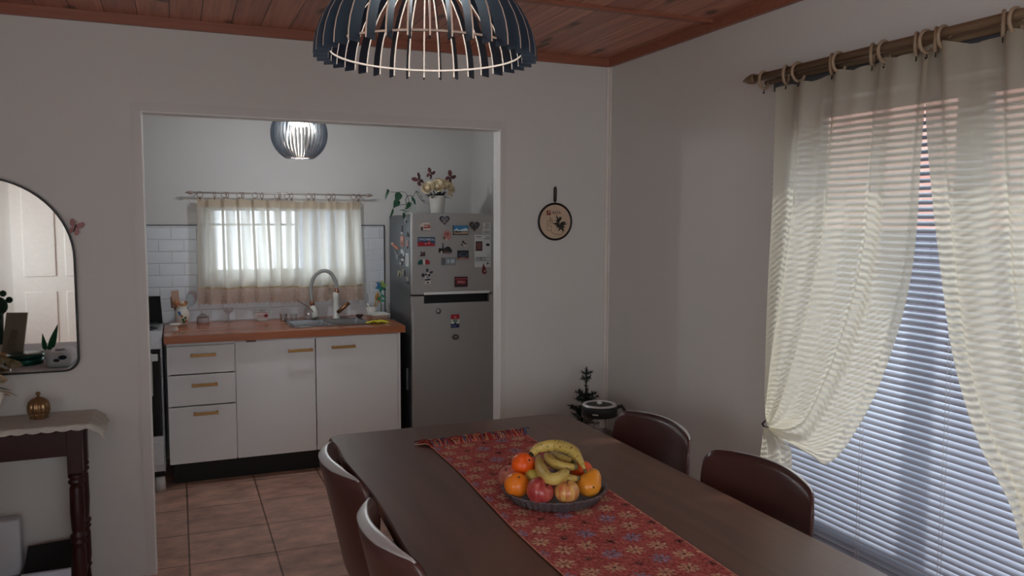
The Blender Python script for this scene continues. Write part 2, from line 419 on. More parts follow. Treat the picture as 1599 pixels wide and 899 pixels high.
# outside: paving, brick wall opposite the right window, pale neighbour wall behind the kitchen
OG = struct(MB().box((-6, -6, -.2), (12, 14, -.1)).build('ground', mat((120, 118, 122), .9, var=.2, scale=4)))
b = MB(); b.box((6.5, -4, -.1), (6.7, 12, 1.50), 1); b.box((6.5, -4, 1.50), (6.7, 12, 3.0), 0)
ob = b.build('garden_wall', [bricks((196, 148, 132), (180, 126, 112), (170, 146, 134), .24, .075, .006, axes='YZ', rough=.9), bricks((112, 106, 116), (100, 92, 104), (86, 80, 90), .4, .2, .008, axes='YZ', rough=.9)])
tag(ob, 'tall outdoor wall seen through the blind slats, red brick over grey base', 'wall'); ob['kind'] = 'structure'
ob = one(MB().box((.97, 6.9, -.1), (3.6, 7.05, 3.2)), 'neighbour_wall', mat((150, 158, 172), .9, var=.1, scale=3), 'pale grey outdoor wall behind the right half of the kitchen curtains', 'wall'); ob['kind'] = 'structure'
# ================================================================ dining table
WOOD = mat((100, 68, 54), .34, var=.42, scale=1, stretch=(22, 1.8, 8), spec=.55, name='dark_table_wood', bump=.25)
WOODLEG = mat((60, 42, 36), .45, var=.2, scale=8)
TX0, TX1, TY0, TY1, TZ = .497, 1.476, 1.02, 2.965, .770
def rrect(x0, y0, x1, y1, rs, n=7):
    out = []
    for (cx_, cy_, a0, r) in ((x1 - rs[0], y1 - rs[0], 0, rs[0]), (x0 + rs[1], y1 - rs[1], pi / 2, rs[1]), (x0 + rs[2], y0 + rs[2], pi, rs[2]), (x1 - rs[3], y0 + rs[3], 3 * pi / 2, rs[3])):
        for i in range(n + 1):
            a_ = a0 + pi / 2 * i / n; out.append((cx_ + r * cos(a_), cy_ + r * sin(a_)))
    return out
t = thing('dining_table', 'long dark brown wooden dining table carrying the red runner', 'table', ((TX0 + TX1) / 2, (TY0 + TY1) / 2, 0))
b = MB(); out = rrect(TX0, TY0, TX1, TY1, (.09, .045, .05, .09)); 
prof = [(0, TZ - .004), (-.004, TZ), None, (0, TZ - .026), (-.014, TZ - .040)]
cx_, cy_ = (TX0 + TX1) / 2, (TY0 + TY1) / 2
def ins(p, d):
    v = Vector((p[0] - cx_, p[1] - cy_)); w2, h2 = (TX1 - TX0) / 2, (TY1 - TY0) / 2
    return (cx_ + v.x * (w2 + d) / w2, cy_ + v.y * (h2 + d) / h2)
def wavy(p):  # the long left edge undulates slightly and bellies out towards the far corner
    x, y = p
    if x < TX0 + .05:
        k = .008 * sin((y - 1.0) * 6.3) + .010 * math.exp(-((y - 2.78) / .10) ** 2); x += k
    return (x, y)
# subdivide long edges
def dens(P, step=.06):
    o2 = []
    for i in range(len(P)):
        a_, c_ = P[i], P[(i + 1) % len(P)]; L = math.dist(a_, c_); k = max(1, int(L / step))
        o2 += [(a_[0] + (c_[0] - a_[0]) * j / k, a_[1] + (c_[1] - a_[1]) * j / k) for j in range(k)]
    return o2
out = [wavy(p) for p in dens(out)]
n = len(out); rings = [(-.014, TZ - .040), (0, TZ - .028), (0.001, TZ - .010), (-.002, TZ - .003), (-.006, TZ)]
vs = [(*ins(p, d), z) for d, z in rings for p in out]
fs = [(i * n + k, i * n + (k + 1) % n, (i + 1) * n + (k + 1) % n, (i + 1) * n + k) for i in range(len(rings) - 1) for k in range(n)] + [tuple(range(n)), tuple(range((len(rings) - 1) * n, len(rings) * n))]
b._new(vs, fs)
b.build('table_top', WOOD, t)
b = MB(); b.box((TX0 + .10, TY0 + .10, TZ - .12), (TX0 + .125, TY1 - .10, TZ - .041)); b.box((TX1 - .125, TY0 + .10, TZ - .12), (TX1 - .10, TY1 - .10, TZ - .041))
b.box((TX0 + .125, TY0 + .10, TZ - .12), (TX1 - .125, TY0 + .125, TZ - .041)); b.box((TX0 + .125, TY1 - .125, TZ - .12), (TX1 - .125, TY1 - .10, TZ - .041)); b.build('apron', WOODLEG, t)
for sx in (TX0 + .135, TX1 - .135):
    for sy in (TY0 + .14, TY1 - .14):
        b = MB(); b.tube([(sx, sy, 0), (sx, sy, TZ - .13), (sx, sy, TZ - .041)], [.022, .036, .036], 4, upv=(1, 1, 0)); b.build('leg', WOODLEG, t)

# ---------------------------------------------------------------- woven runner with flowers, fringe at the far end
RZ = TZ + .0035
cs = [(.805, 2.665), (1.187, 2.690), (1.137, 1.08), (.772, 1.08)]   # far-left, far-right, near-right, near-left
def rp(u, v):
    a_ = Vector(cs[0]).lerp(Vector(cs[1]), u); c_ = Vector(cs[3]).lerp(Vector(cs[2]), u); p = a_.lerp(c_, v)
    return p.x + .006 * sin(v * 9) * (1 - u), p.y
rt_ = thing('table_runner', 'red woven table runner with cream and blue flowers, fringed end', 'table runner', (.97, 1.9, TZ))
NU, NV = 124, 500; Wd, Ld = .37, 1.6
rnd = random.Random(3)
def flower_at(x, y):
    """colour index at a point of the weave: 0 red ground, 1 cream petal, 2 blue petal, 3 dark heart"""
    sx_, sy_ = .064, .068
    j = math.floor(y / sy_)
    for jj in (j - 1, j, j + 1):
        off = (jj % 2) * sx_ / 2
        i = math.floor((x - off) / sx_)
        for ii in (i, i + 1):
            fx, fy = ii * sx_ + off, jj * sy_ + sy_ / 2
            dx, dy = x - fx, y - fy; r = sqrt(dx * dx + dy * dy)
            kind = (ii + 2 * jj) % 4
            Rm = .026 if kind != 3 else .014
            if r < Rm:
                a_ = math.atan2(dy, dx); pet = abs(cos(4 * a_ + .3))
                if r < .004: return 3
                if pet > .45 + .45 * (r / Rm) ** 2: return {0: 2, 1: 1, 2: 1, 3: 3}[kind]
    return 0
b = MB()
b.grid(lambda u, v: (*rp(u, v), RZ + .0012 * sin(u * 60) * sin(v * 300)), NU, NV)
run = b.build('woven_cloth', mat((150, 50, 50), .9), rt_)
me = run.data; ca = me.color_attributes.new('weave', 'FLOAT_COLOR', 'POINT')
base = [s2l((178, 84, 82)), s2l((206, 170, 138)), s2l((140, 140, 170)), s2l((64, 34, 40))]
for k, v in enumerate(me.vertices):
    i, j = k % (NU + 1), k // (NU + 1)
    c = base[flower_at(i / NU * Wd, j / NV * Ld)]
    q = rnd.random()
    if q > .70: c = tuple(a_ * .55 + b_ * .45 for a_, b_ in zip(c, s2l((205, 140, 120))))
    elif q < .22: c = tuple(a_ * .45 for a_ in c)
    if i < 2 or i > NU - 2: c = s2l((196, 130, 112))
    ca.data[k].color = (*c, 1)
mr, tt, bb = nt('runner_weave'); vc = N(tt, 'ShaderNodeVertexColor', layer_name='weave'); tt.links.new(vc.outputs[0], bb.inputs['Base Color']); bb.inputs['Roughness'].default_value = .95
bb.inputs['Specular IOR Level'].default_value = .1
nn = N(tt, 'ShaderNodeTexNoise'); nn.inputs['Scale'].default_value = 260; bp = N(tt, 'ShaderNodeBump'); bp.inputs['Strength'].default_value = .8; bp.inputs['Distance'].default_value = .003
tcn = N(tt, 'ShaderNodeTexCoord'); tt.links.new(tcn.outputs['Object'], nn.inputs[0]); tt.links.new(nn.outputs[0], bp.inputs['Height']); tt.links.new(bp.outputs[0], bb.inputs['Normal'])
me.materials.clear(); me.materials.append(mr)
fr_m = [mat(c, .95, spec=.1) for c in ((170, 62, 58), (205, 150, 118), (98, 98, 128), (120, 44, 44))]
b = MB(); rnd = random.Random(5)
for k in range(210):
    u = k / 209; x, y = rp(u, 0); ln = rnd.uniform(.045, .085); dx = rnd.uniform(-.022, .030) + (-.04 if u < .08 else 0) + (.02 if u > .93 else 0)
    h = rnd.uniform(.003, .018)
    P = [(x, y - .004, RZ), (x + dx * .3, y + ln * .4, RZ + h), (x + dx * .8 + rnd.uniform(-.006, .006), y + ln * .75, RZ + h * .5), (x + dx, y + ln, RZ + .001)]
    b.tube(path(P, 6), .0018, 5, mi=rnd.choice([0, 1, 1, 0, 3, 2] if .1 < u < .9 else [0, 3, 2, 1]))
b.build('fringe', fr_m, rt_, kind='stuff')

# ---------------------------------------------------------------- fruit tray and fruit
BC = Vector((.985, 2.035, TZ + .006))
b = MB(); TRAY = mat((104, 94, 98), .45, var=.15)
fl = lambda a_: 1 + .026 * cos(44 * a_)
b.lathe([(.122, 0), (.128, .001), (.144, .026), (.150, .030), (.152, .032), (.148, .033), (.141, .028), (.124, .005), (0.0001, .004)], BC, 176, flute=fl, cap=False)
one(b, 'fruit_tray', TRAY, 'round dark brown fluted tray full of fruit on the runner', 'tray')
ORG = [mat((240, 128, 34), .33, var=.08, scale=60, bump=.35), mat((236, 92, 20), .36, var=.08, scale=60, bump=.35)]
STEM = mat((70, 58, 36), .8)
def fruit(name, px, py, z, r, mats, label, cat, group=None, sq=(1, 1, .86), kind='citrus', tilt=(0, 0), mm=None):
    c = at(px, py, 2, z); rot = Matrix.Rotation(tilt[0], 3, 'X') @ Matrix.Rotation(tilt[1], 3, 'Y')
    t_ = thing(name, label, cat, (c.x, c.y, c.z - r * sq[2]), group=group)
    b = MB()
    if kind == 'citrus':
        def f(v):
            h = v.z / r; q = sqrt(v.x ** 2 + v.y ** 2) / r
            if h > 0: v = v - Vector((0, 0, r * .10 * math.exp(-(q / .22) ** 2)))
            return v
        b.ball(c, r, sq, 28, rot=rot, fn=f); b.build('peel', mats, t_)
        e = c + rot @ Vector((0, 0, r * sq[2] * .93)); MB().ball(e, r * .10, (1, 1, .5), 8, rot=rot).build('stem_button', STEM, t_)
    else:
        def f(v):
            h = v.z / r; q = sqrt(v.x ** 2 + v.y ** 2) / r; s_ = 1 + .10 * h
            d = .22 * math.exp(-(q / .20) ** 2) * (1 if h > 0 else .7)
            return Vector((v.x * s_, v.y * s_, v.z - math.copysign(r * d, h)))
        b.ball(c, r, sq, 28, rot=rot, fn=f); b.build('skin', mats, t_)
        e = c + rot @ Vector((0, 0, r * sq[2] * .72)); MB().tube([e, e + rot @ Vector((.002, 0, r * .22)), e + rot @ Vector((.006, 0, r * .38))], [.0016, .0013, .002], 6).build('stem', STEM, t_)
    return t_
def applemat(c1, c2, sc_=(9, 9, 2)):
    m, t, b = nt('apple_skin'); tc = N(t, 'ShaderNodeTexCoord'); mp = N(t, 'ShaderNodeMapping'); mp.inputs['Scale'].default_value = tuple(s_ * 8 for s_ in sc_)
    n = N(t, 'ShaderNodeTexNoise'); n.inputs['Scale'].default_value = 1; n.inputs['Detail'].default_value = 6; cr = N(t, 'ShaderNodeValToRGB')
    cr.color_ramp.elements[0].position = .36; cr.color_ramp.elements[1].position = .66
    cr.color_ramp.elements[0].color = (*s2l(c1), 1); cr.color_ramp.elements[1].color = (*s2l(c2), 1)
    t.links.new(tc.outputs['Object'], mp.inputs[0]); t.links.new(mp.outputs[0], n.inputs[0]); t.links.new(n.outputs[0], cr.inputs[0]); t.links.new(cr.outputs[0], b.inputs['Base Color'])
    b.inputs['Roughness'].default_value = .28; return m
fruit('mandarin', 807, 757, .826, .0365, ORG[0], 'bright orange mandarin at the left front of the tray, stem dimple facing up', 'orange', 'mandarins on the fruit tray', (1, 1, .92), tilt=(.5, 0))
fruit('mandarin', 817, 725, .862, .0355, ORG[1], 'deep orange mandarin touching the left end of the top banana', 'orange', 'mandarins on the fruit tray', (1, 1, .95), tilt=(.9, .3))
fruit('mandarin', 908, 734, .842, .034, ORG[1], 'orange mandarin behind the lower tip of the top banana', 'orange', 'mandarins on the fruit tray', tilt=(-.3, .2))
fruit('apple', 843, 767, .828, .0385, applemat((150, 40, 46), (196, 96, 84)), 'dark red apple at the front middle of the tray', 'apple', 'apples on the fruit tray', (1, 1, .95), 'apple', (.7, .4))
fruit('apple', 885, 768, .824, .0355, applemat((196, 104, 66), (226, 180, 104), (14, 14, 1.2)), 'small golden apple with red streaks beside the dark red one', 'apple', 'apples on the fruit tray', (1, 1, .9), 'apple', (.15, -.1))
fruit('apple', 796, 744, .826, .033, applemat((170, 84, 74), (200, 128, 104)), 'pinkish apple mostly hidden behind the two left mandarins', 'apple', 'apples on the fruit tray', (1, 1, .9), 'apple', (.2, -.6))
fruit('lemon', 835, 746, .832, .026, mat((206, 190, 90), .4, bump=.3, scale=70), 'small yellow lemon squeezed under the curved banana', 'lemon', None, (1.25, 1, .95), 'citrus', (0, .3))
# angular orange papaya piece
c = at(919, 757, 2, .826)
t_ = thing('papaya', 'angular orange papaya with a pointed top at the right of the tray', 'papaya', (c.x, c.y, c.z - .034))
def pf(v):
    d = v.normalized(); k = max(0, d.dot(Vector((.55, .1, .82)).normalized())) ** 6
    return v * (1 + .50 * k) * (1 - .10 * max(0, d.dot(Vector((-.7, -.3, .6)).normalized())) ** 3)
MB().ball(c, .0345, (1.05, 1, .95), 28, fn=pf).build('skin', applemat((226, 140, 40), (240, 160, 56), (2, 2, 2)), t_)
e_ = c + Vector((-.002, -.034, .004)); MB().ball(e_, .0028, (1, .6, 1), 8).build('blossom_scar', STEM, t_)
def bananamat(spots):
    m, t, b = nt('banana_peel'); tc = N(t, 'ShaderNodeTexCoord'); v = N(t, 'ShaderNodeTexNoise'); v.inputs['Scale'].default_value = 140; v.inputs['Detail'].default_value = 3
    cr = N(t, 'ShaderNodeValToRGB'); cr.color_ramp.elements[0].position = .29 + spots; cr.color_ramp.elements[1].position = .37 + spots
    cr.color_ramp.elements[0].color = (*s2l((110, 80, 40)), 1); cr.color_ramp.elements[1].color = (*s2l((206, 178, 96)), 1)
    t.links.new(tc.outputs['Object'], v.inputs[0]); t.links.new(v.outputs[0], cr.inputs[0]); t.links.new(cr.outputs[0], b.inputs['Base Color']); b.inputs['Roughness'].default_value = .45
    return m
def banana(P, r, label, spots=0.0, rs=(.35, .8, 1, 1, .95, .6, .32)):
    pts = path(P, 22); rr = [r * pl([(q,) for q in rs], i / 22)[0] for i in range(23)]
    p0 = Vector(P[0]); t_ = thing('banana', label, 'banana', (p0.x, p0.y, min(p[2] for p in pts) - r), group='bananas on the fruit tray')
    MB().tube(pts, rr, 6, 0).build('peel', bananamat(spots), t_)
    d = (Vector(pts[-1]) - Vector(pts[-3])).normalized(); e = Vector(pts[-1])
    MB().tube([e - d * .001, e + d * .012], [rr[-1] * 1.02, rr[-1] * .9], 6).build('stem', mat((120, 104, 60), .8), t_)
    d0 = (Vector(pts[0]) - Vector(pts[2])).normalized(); e = Vector(pts[0])
    MB().tube([e - d0 * .001, e + d0 * .004], [rr[0] * 1.02, rr[0] * .8], 6).build('tip', mat((52, 40, 28), .9), t_)
    return t_
A2 = lambda *q: [tuple(at(x, y, 2, z)) for x, y, z in q]
banana(A2((830, 709, .892), (842, 699, .905), (868, 695, .912), (892, 703, .910), (905, 717, .898), (913, 733, .880)), .0185, 'largest spotted banana arching over the top of the fruit', .055, (.55, .85, 1, 1, .9, .5, .22))
banana(A2((841, 714, .868), (843, 728, .868), (852, 743, .866), (866, 748, .866), (880, 740, .868), (884, 736, .868)), .0175, 'yellow banana bent like a U in front of the bunch', .0, (.55, .85, 1, 1, 1, .85, .6))
banana(A2((854, 711, .876), (862, 722, .876), (878, 728, .876), (896, 729, .874)), .0160, 'short banana lying across the bunch, its dark tip facing right', .01, (.7, .95, 1, 1, .9, .75, .6))
banana(A2((862, 708, .872), (878, 716, .874), (894, 721, .872)), .0145, 'banana at the back of the bunch under the big spotted one', .0, (.7, .95, 1, 1, .9, .75, .6))
banana(A2((872, 752, .852), (884, 748, .852), (899, 747, .848)), .0145, 'stubby banana end low at the right of the U shaped one', .02, (.7, .95, 1, 1, .9, .75, .6))

# ---------------------------------------------------------------- chairs
VINYL = mat((76, 47, 43), .30, var=.10, scale=22, bump=.06, spec=.5, name='brown_vinyl')
STEEL = mat((222, 222, 222), .42, .75, var=.05, scale=40, name='polished_rim')
TUBE = mat((120, 112, 108), .25, 1, var=.05)
def bx(s_, z): return -.235 - .085 * (z - .47) / .38 + .072 * s_ * s_ * min(1, (z - .36) / .45)
def outline(k):
    """k 0..1 around the backrest edge: left bottom -> top -> right bottom, giving (s, z)"""
    P = []; hw, zt, zb, r = 1.0, .845, .47, .22
    P += [(-hw, zb), (-hw, .62), (-hw, zt - .07)]
    for i in range(1, 7):
        a_ = pi - pi / 2 * i / 6; P.append((-hw + r + r * cos(a_), zt - .07 + .055 * sin(a_)))
    P += [(-.4, zt - .007), (0, zt), (.4, zt - .007)]
    P += [(-p[0], p[1]) for p in reversed(P[:9])]
    return pl(P, k)
def make_chair(label, loc, rz):
    t = thing('dining_chair', label, 'chair', (0, 0, 0), group='brown vinyl dining chairs around the table')
    HW = .245
    def ztop(s_):
        a_ = abs(s_)
        if a_ <= .80: return .846 - .010 * (a_ / .80) ** 2
        q = (a_ - .80) / .20; return .836 - .060 * (1 - sqrt(max(0, 1 - q * q)))
    def pt(s_, h, side):
        z = .47 + (ztop(s_) - .47) * h; th = .0165 * (1 - .6 * abs(s_) ** 3) * min(1, (1 - h) * 8 + .62) 
        x = bx(s_, z) + side * th; z += side * th * .55 * h ** 6
        return (x, s_ * HW, z)
    b = MB(); sm = lambda u: sin((u - .5) * pi) * .5 + .5
    b.grid(lambda u, v: pt(2 * sm(u) - 1, v, 1), 28, 14); b.grid(lambda u, v: pt(2 * sm(u) - 1, v, -1), 28, 14)
    for v_ in (0, 1): b.grid(lambda u, v: pt(2 * sm(u) - 1, v_, 2 * v - 1), 28, 1)
    for s_ in (-1, 1): b.grid(lambda u, v: pt(s_, u, 2 * v - 1), 14, 1)
    bk = b.build('backrest', VINYL, t, weld=True)
    # polished band along the top and shoulders of the backrest
    b = MB(); n = 44
    def band(u, v):
        s_ = -.89 + 1.78 * u; z = ztop(s_); ed = min(u, 1 - u); wv = .0140 * min(1, .18 + ed * 3.2)
        a_ = 2 * pi * v; cx0 = bx(s_, z); 
        ox = cos(a_) * wv; oz = sin(a_) * .0035 + ox * .5
        k = max(0, abs(s_) - .76) / .28
        return (cx0 + ox, s_ * HW + math.copysign(1, s_) * oz * k * .6, z + oz * (1 - .6 * k) + .0005)
    b.grid(band, n, 10); b.build('rim', STEEL, t, weld=True)
    for s_ in (-1, 1):
        MB().tube([(bx(s_ * .9, .50) + .005, s_ * .215, .55), (-.215, s_ * .215, .46), (-.19, s_ * .215, .40)], .010, 10).build('back_strut', TUBE, t)
    b = MB(); b.box((-.205, -.22, .425), (.205, .22, .468), bev=.018, seg=3); b.build('seat', VINYL, t)
    b = MB(); b.tube([(-.18, -.19, .412), (.18, -.19, .412), (.18, .19, .412), (-.18, .19, .412)], .011, 8, closed=True); b.build('seat_frame', TUBE, t)
    for sx in (-1, 1):
        for sy in (-1, 1):
            l = MB().tube([(sx * .18, sy * .19, .405), (sx * .215, sy * .215, .012)], .011, 10).build('leg', TUBE, t)
            MB().cyl((sx * .215, sy * .215, 0), (sx * .213, sy * .213, .03), .014).build('foot_cap', mat((24, 22, 22), .6), l)
    t.location = loc; t.rotation_euler = (0, 0, rz)
    return t
ch = make_chair('brown vinyl chair on the left of the table, farther one, near the doorway', (.715, 2.425, 0), 0)
dup(ch, (.715, 1.845, 0), 0, 'brown vinyl chair on the left of the table, nearest to the camera')
dup(ch, (1.325, 2.440, 0), pi, 'brown vinyl chair on the right of the table, beside the glass jug')
dup(ch, (1.325, 1.870, 0), pi, 'brown vinyl chair on the right of the table, in front of the blind')
# ================================================================ pendant lamps
SLATE = mat((40, 52, 66), .5, var=.1, name='dark_lamp_paint')
PALE = mat((214, 190, 170), .7, var=.08, name='cut_wood_edge')
def rib(prof_in, prof_out, a, th, mb):
    """radial plate between two profiles (r,z) with dark faces and pale cut edges"""
    n = len(prof_in); ca, sa = cos(a), sin(a); vs = []
    for s_ in (-1, 1):
        for pr in (prof_in, prof_out):
            for r, z in pr: vs.append((r * ca - s_ * th / 2 * sa, r * sa + s_ * th / 2 * ca, z))
    for s_ in (0, 1):
        o_ = s_ * 2 * n; mb._new(vs[o_:o_ + 2 * n], [(i, i + 1, n + i + 1, n + i) for i in range(n - 1)], 0)
    e = []; 
    mb._new(vs, [(i, i + 1, 2 * n + i + 1, 2 * n + i) for i in range(n - 1)], 1)
    mb._new(vs, [(n + i, n + i + 1, 3 * n + i + 1, 3 * n + i) for i in range(n - 1)], 1)
    mb._new(vs, [(0, n, 3 * n, 2 * n)], 0); mb._new(vs, [(n - 1, 2 * n - 1, 4 * n - 1, 3 * n - 1)], 0)
def lamp(name, label, x, y, zb, prof, nr, th, depth, rings, bulb_z, power, col, glow, bulb_r):
    t = thing(name, label, 'pendant lamp', (x, y, zb), group=None)
    for k in range(nr):
        a = 2 * pi * (k + .5) / nr; mb = MB()
        rib([(max(r - depth, .004), z) for r, z in prof], prof, a, th, mb)
        mb.build('rib', [SLATE, PALE], t, world=False)
    for (r0, r1, z, h, mi) in rings:
        mb = MB(); mb.lathe([(r0, z), (r1, z), (r1, z + h), (r0, z + h), (r0, z)], (0, 0, 0), 72, cap=False, smooth=False, mfn=lambda q: 1 if q == 1 else (0 if q in (0, 2) else mi))
        mb.build('ring', [SLATE, PALE], t, world=False)
    zt = prof[-1][1]
    MB().cyl((0, 0, zt - .002), (0, 0, zt + .012), .05, seg=32).build('top_plate', SLATE, t, world=False)
    sk = MB().cyl((0, 0, bulb_z + .02), (0, 0, zt), .018).build('socket', mat((30, 30, 32), .5), t, world=False)
    MB().lathe([(.0001, 0), (bulb_r * .8, .001), (bulb_r, .008), (bulb_r, .022), (bulb_r * .6, .032), (.018, .036)], (0, 0, bulb_z), 32).build('led_bulb', emit(col, glow), t, world=False)
    MB().cyl((0, 0, zt + .01), (0, 0, CZ - zb - .02), .003, seg=8).build('cord', mat((26, 26, 28), .6), t, world=False)
    MB().lathe([(.05, 0), (.05, -.02), (.035, -.03), (.0001, -.031)], (0, 0, CZ - zb), 32).build('ceiling_rose', SLATE, t, world=False)
    light('bulb_light', 'POINT', (0, 0, bulb_z - .012), power, LEDW, .03, parent=t)
    return t
COOL = (.62, .84, 1.0); LEDW = (.98, .98, 1.0)
dome = [(.233 * sqrt(max(.04, 1 - ((z) / .195) ** 2)) if z > 0 else .233, z) for z in (0, .02, .045, .07, .095, .12, .145, .168, .182)]
lamp('pendant_lamp', 'large dome pendant of dark slats over the table, cut off by the top edge', .495, 1.655, 1.905, dome, 36, .0032, .030, [(.200, .2045, .014, .004, 1), (.060, .10, .165, .004, 0)], .135, .8, COOL, 20, .05)
glb = []
for k in range(15):
    th = R(-60) + R(120) * k / 14; glb.append((.158 * cos(th), .158 * sin(th) + .137))
lamp('globe_pendant_lamp', 'small globe pendant of dark slats glowing in the kitchen', .655, 4.70, 1.918, glb, 40, .0030, .022, [(.058, .080, .0, .004, 0), (.05, .08, .27, .004, 0)], .180, 12, COOL, 60, .048)

# ================================================================ right window: blind, rod, rings, curtains
BX = 2.108
SLAT = mat((172, 177, 192), .38, .0, var=.03, scale=10, name='blind_slat')
t = thing('venetian_blind', 'grey metal venetian blind behind the cream curtains', 'blind', (BX, 1.76, 0))
b = MB(); BY0, BY1 = .95, 2.455
pitch = .0218; tl_ = R(35); zs = []
z = .345
while z < 2.055: zs.append(z); z += pitch
for z in zs:
    P = []
    for k in range(5):
        q = (k / 4 - .5) * .026; cv = .0028 * (1 - (2 * k / 4 - 1) ** 2)
        P.append((BX + q * cos(tl_) - cv * sin(tl_), z + q * sin(tl_) + cv * cos(tl_)))
    b.grid(lambda u, v: (pl(P, u)[0], BY0 + (BY1 - BY0) * v, pl(P, u)[1]), 4, 1)
b.build('slats', SLAT, t)
MB().box((BX - .016, BY0, 2.058), (BX + .020, BY1, 2.095), bev=.002).build('headrail', mat((92, 94, 100), .4, .5), t)
MB().box((BX - .012, BY0, .315), (BX + .012, BY1, .335), bev=.003).build('bottom_rail', mat((150, 150, 155), .4, .5), t)
for y in (2.315, 1.98, 1.665, 1.20):
    b = MB()
    for dx in (-.013, .013): b.cyl((BX + dx, y, .33), (BX + dx, y, 2.06), .0009, seg=5)
    b.cyl((BX - .013, y - .012, .33), (BX - .013, y - .012, 2.06), .0007, seg=5)
    b.build('ladder_cord', mat((225, 225, 228), .8), t)
RX = 2.045
ROD = mat((126, 104, 80), .42, .25, var=.2, scale=1, stretch=(80, 3, 80), name='rod_wood')
t = thing('curtain_rod', 'long beige rod carrying the cream curtains above the right window', 'curtain rod', (RX, 1.76, 2.11))
b = MB(); b.cyl((RX, .90, 2.112), (RX, 2.50, 2.112), .0135, seg=20); b.build('rod', ROD, t)
MB().cyl((RX + .034, .92, 2.094), (RX + .034, 2.48, 2.094), .010, seg=16).build('rear_rod', ROD, t)
for y, s_ in ((2.50, 1), (.90, -1)):
    b = MB(); b.tube([(RX, y, 2.112), (RX, y + .010 * s_, 2.112), (RX, y + .022 * s_, 2.112), (RX, y + .045 * s_, 2.112), (RX, y + .075 * s_, 2.112)], [.013, .019, .019, .014, .002], 16); b.build('finial', ROD, t)
for y in (2.40, 1.05):
    b = MB(); b.box((RX - .004, y - .008, 2.100), (XR, y + .008, 2.108)); b.box((XR - .008, y - .015, 2.05), (XR, y + .015, 2.14), bev=.002); b.build('bracket', mat((110, 90, 66), .45, .3), t)
RINGM = mat((160, 138, 114), .5, var=.15, scale=40)
rings_y = [2.453, 2.335, 2.272, 2.114, 2.083, 1.945, 1.898, 1.781, 1.746, 1.714, 1.688, 1.509, 1.474, 1.36, 1.25]
rot_ = [70, 55, 5, 60, 8, 60, 12, 60, 6, 62, 14, 62, 6, 50, 10]
tw = [18, 30, 4, 34, 6, 34, 8, 34, 4, 36, 10, 36, 6, 30, 8]
where = ['first from the pointed rod end', 'second from the pointed rod end', 'third from the pointed rod end', 'fourth from the pointed rod end', 'fifth from the pointed rod end', 'sixth from the pointed rod end', 'seventh from the pointed rod end', 'just left of where the curtains meet', 'edge-on where the two curtains meet', 'right after the curtains meet, seen open', 'edge-on, last of the middle cluster', 'near the right edge of the photo', 'last one inside the right edge of the photo']
for i, y in enumerate(rings_y[:13]):
    lb = 'wooden curtain ring on the long rod, ' + where[i]
    t = thing('curtain_ring', lb, 'curtain ring', (RX, y, 2.098), R(tw[i]), 'wooden rings on the long curtain rod')
    P = [(.0315 * cos(2 * pi * k / 32), 0, .0315 * sin(2 * pi * k / 32)) for k in range(32)]
    MB().tube(P, .0052, 10, closed=True, upv=(0, 1, 0)).build('ring', RINGM, t, world=False)
    MB().tube([(0, 0, -.034), (.003, 0, -.040), (.003, 0, -.047), (-.002, 0, -.050), (-.004, 0, -.045)], .0018, 6).build('hook', mat((40, 34, 30), .4, .8), t, world=False)
CREAM = cloth((230, 222, 200), see=.24, transl=.55)
def yz(px, py, x=2.04): p = at(px, py, 0, x); return (p.y, p.z)
def drape(name, Lp, Rp, folds, amp, label, ring_ys, side, bulge=.03, seed=1, nu=150, nv=110, parent=None):
    L = [yz(*p) for p in Lp]; Rr = [yz(*p) for p in Rp]
    rn = random.Random(seed); ph = [rn.uniform(0, 6.28) for _ in range(6)]
    def fn(u, v):
        uu = u + .035 * sin(2 * pi * folds * u + ph[0]) / folds * 1.5
        a_, c_ = pl(L, v), pl(Rr, v); 
        y = a_[0] + (c_[0] - a_[0]) * uu; z = a_[1] + (c_[1] - a_[1]) * uu
        g = (1 - v) ** .35; tie = 1 - max(0, (v - .80) / .20)
        f = sin(2 * pi * folds * u + ph[1]) + .35 * sin(2 * pi * folds * 2.3 * u + ph[2] + 2 * v) + .25 * sin(2 * pi * 1.3 * u + ph[3])
        x = 2.052 + amp * f * (.55 + .45 * g) * (.35 + .65 * tie) - bulge * sin(pi * min(1, v * 1.05)) * (.4 + .6 * sin(pi * u))
        if v < .06:   # heading sags between the hooks
            near = min(abs(y - q) for q in ring_ys); z -= min(.020, near * .25) * (1 - v / .06)
        z += .006 * sin(2 * pi * folds * u * 1.0 + ph[4]) * max(0, v - .6) * 2
        return (min(x, 2.086), y, z)
    b = MB(); b.grid(fn, nu, nv); return b.build(name, CREAM, parent)
t = thing('curtain', 'cream curtain tied back to the left, nearest the room corner', 'curtain', (2.05, 2.15, .7), group='cream curtains of the right window')
drape('panel', [(1212, 134), (1211, 300), (1206, 430), (1201, 540), (1196, 620), (1193, 655)],
      [(1448, 70), (1439, 215), (1424, 430), (1380, 590), (1330, 688), (1293, 727), (1268, 716), (1240, 700), (1212, 684), (1195, 668)], 3.6, .022, '', rings_y, 1, bulge=.05, parent=t)
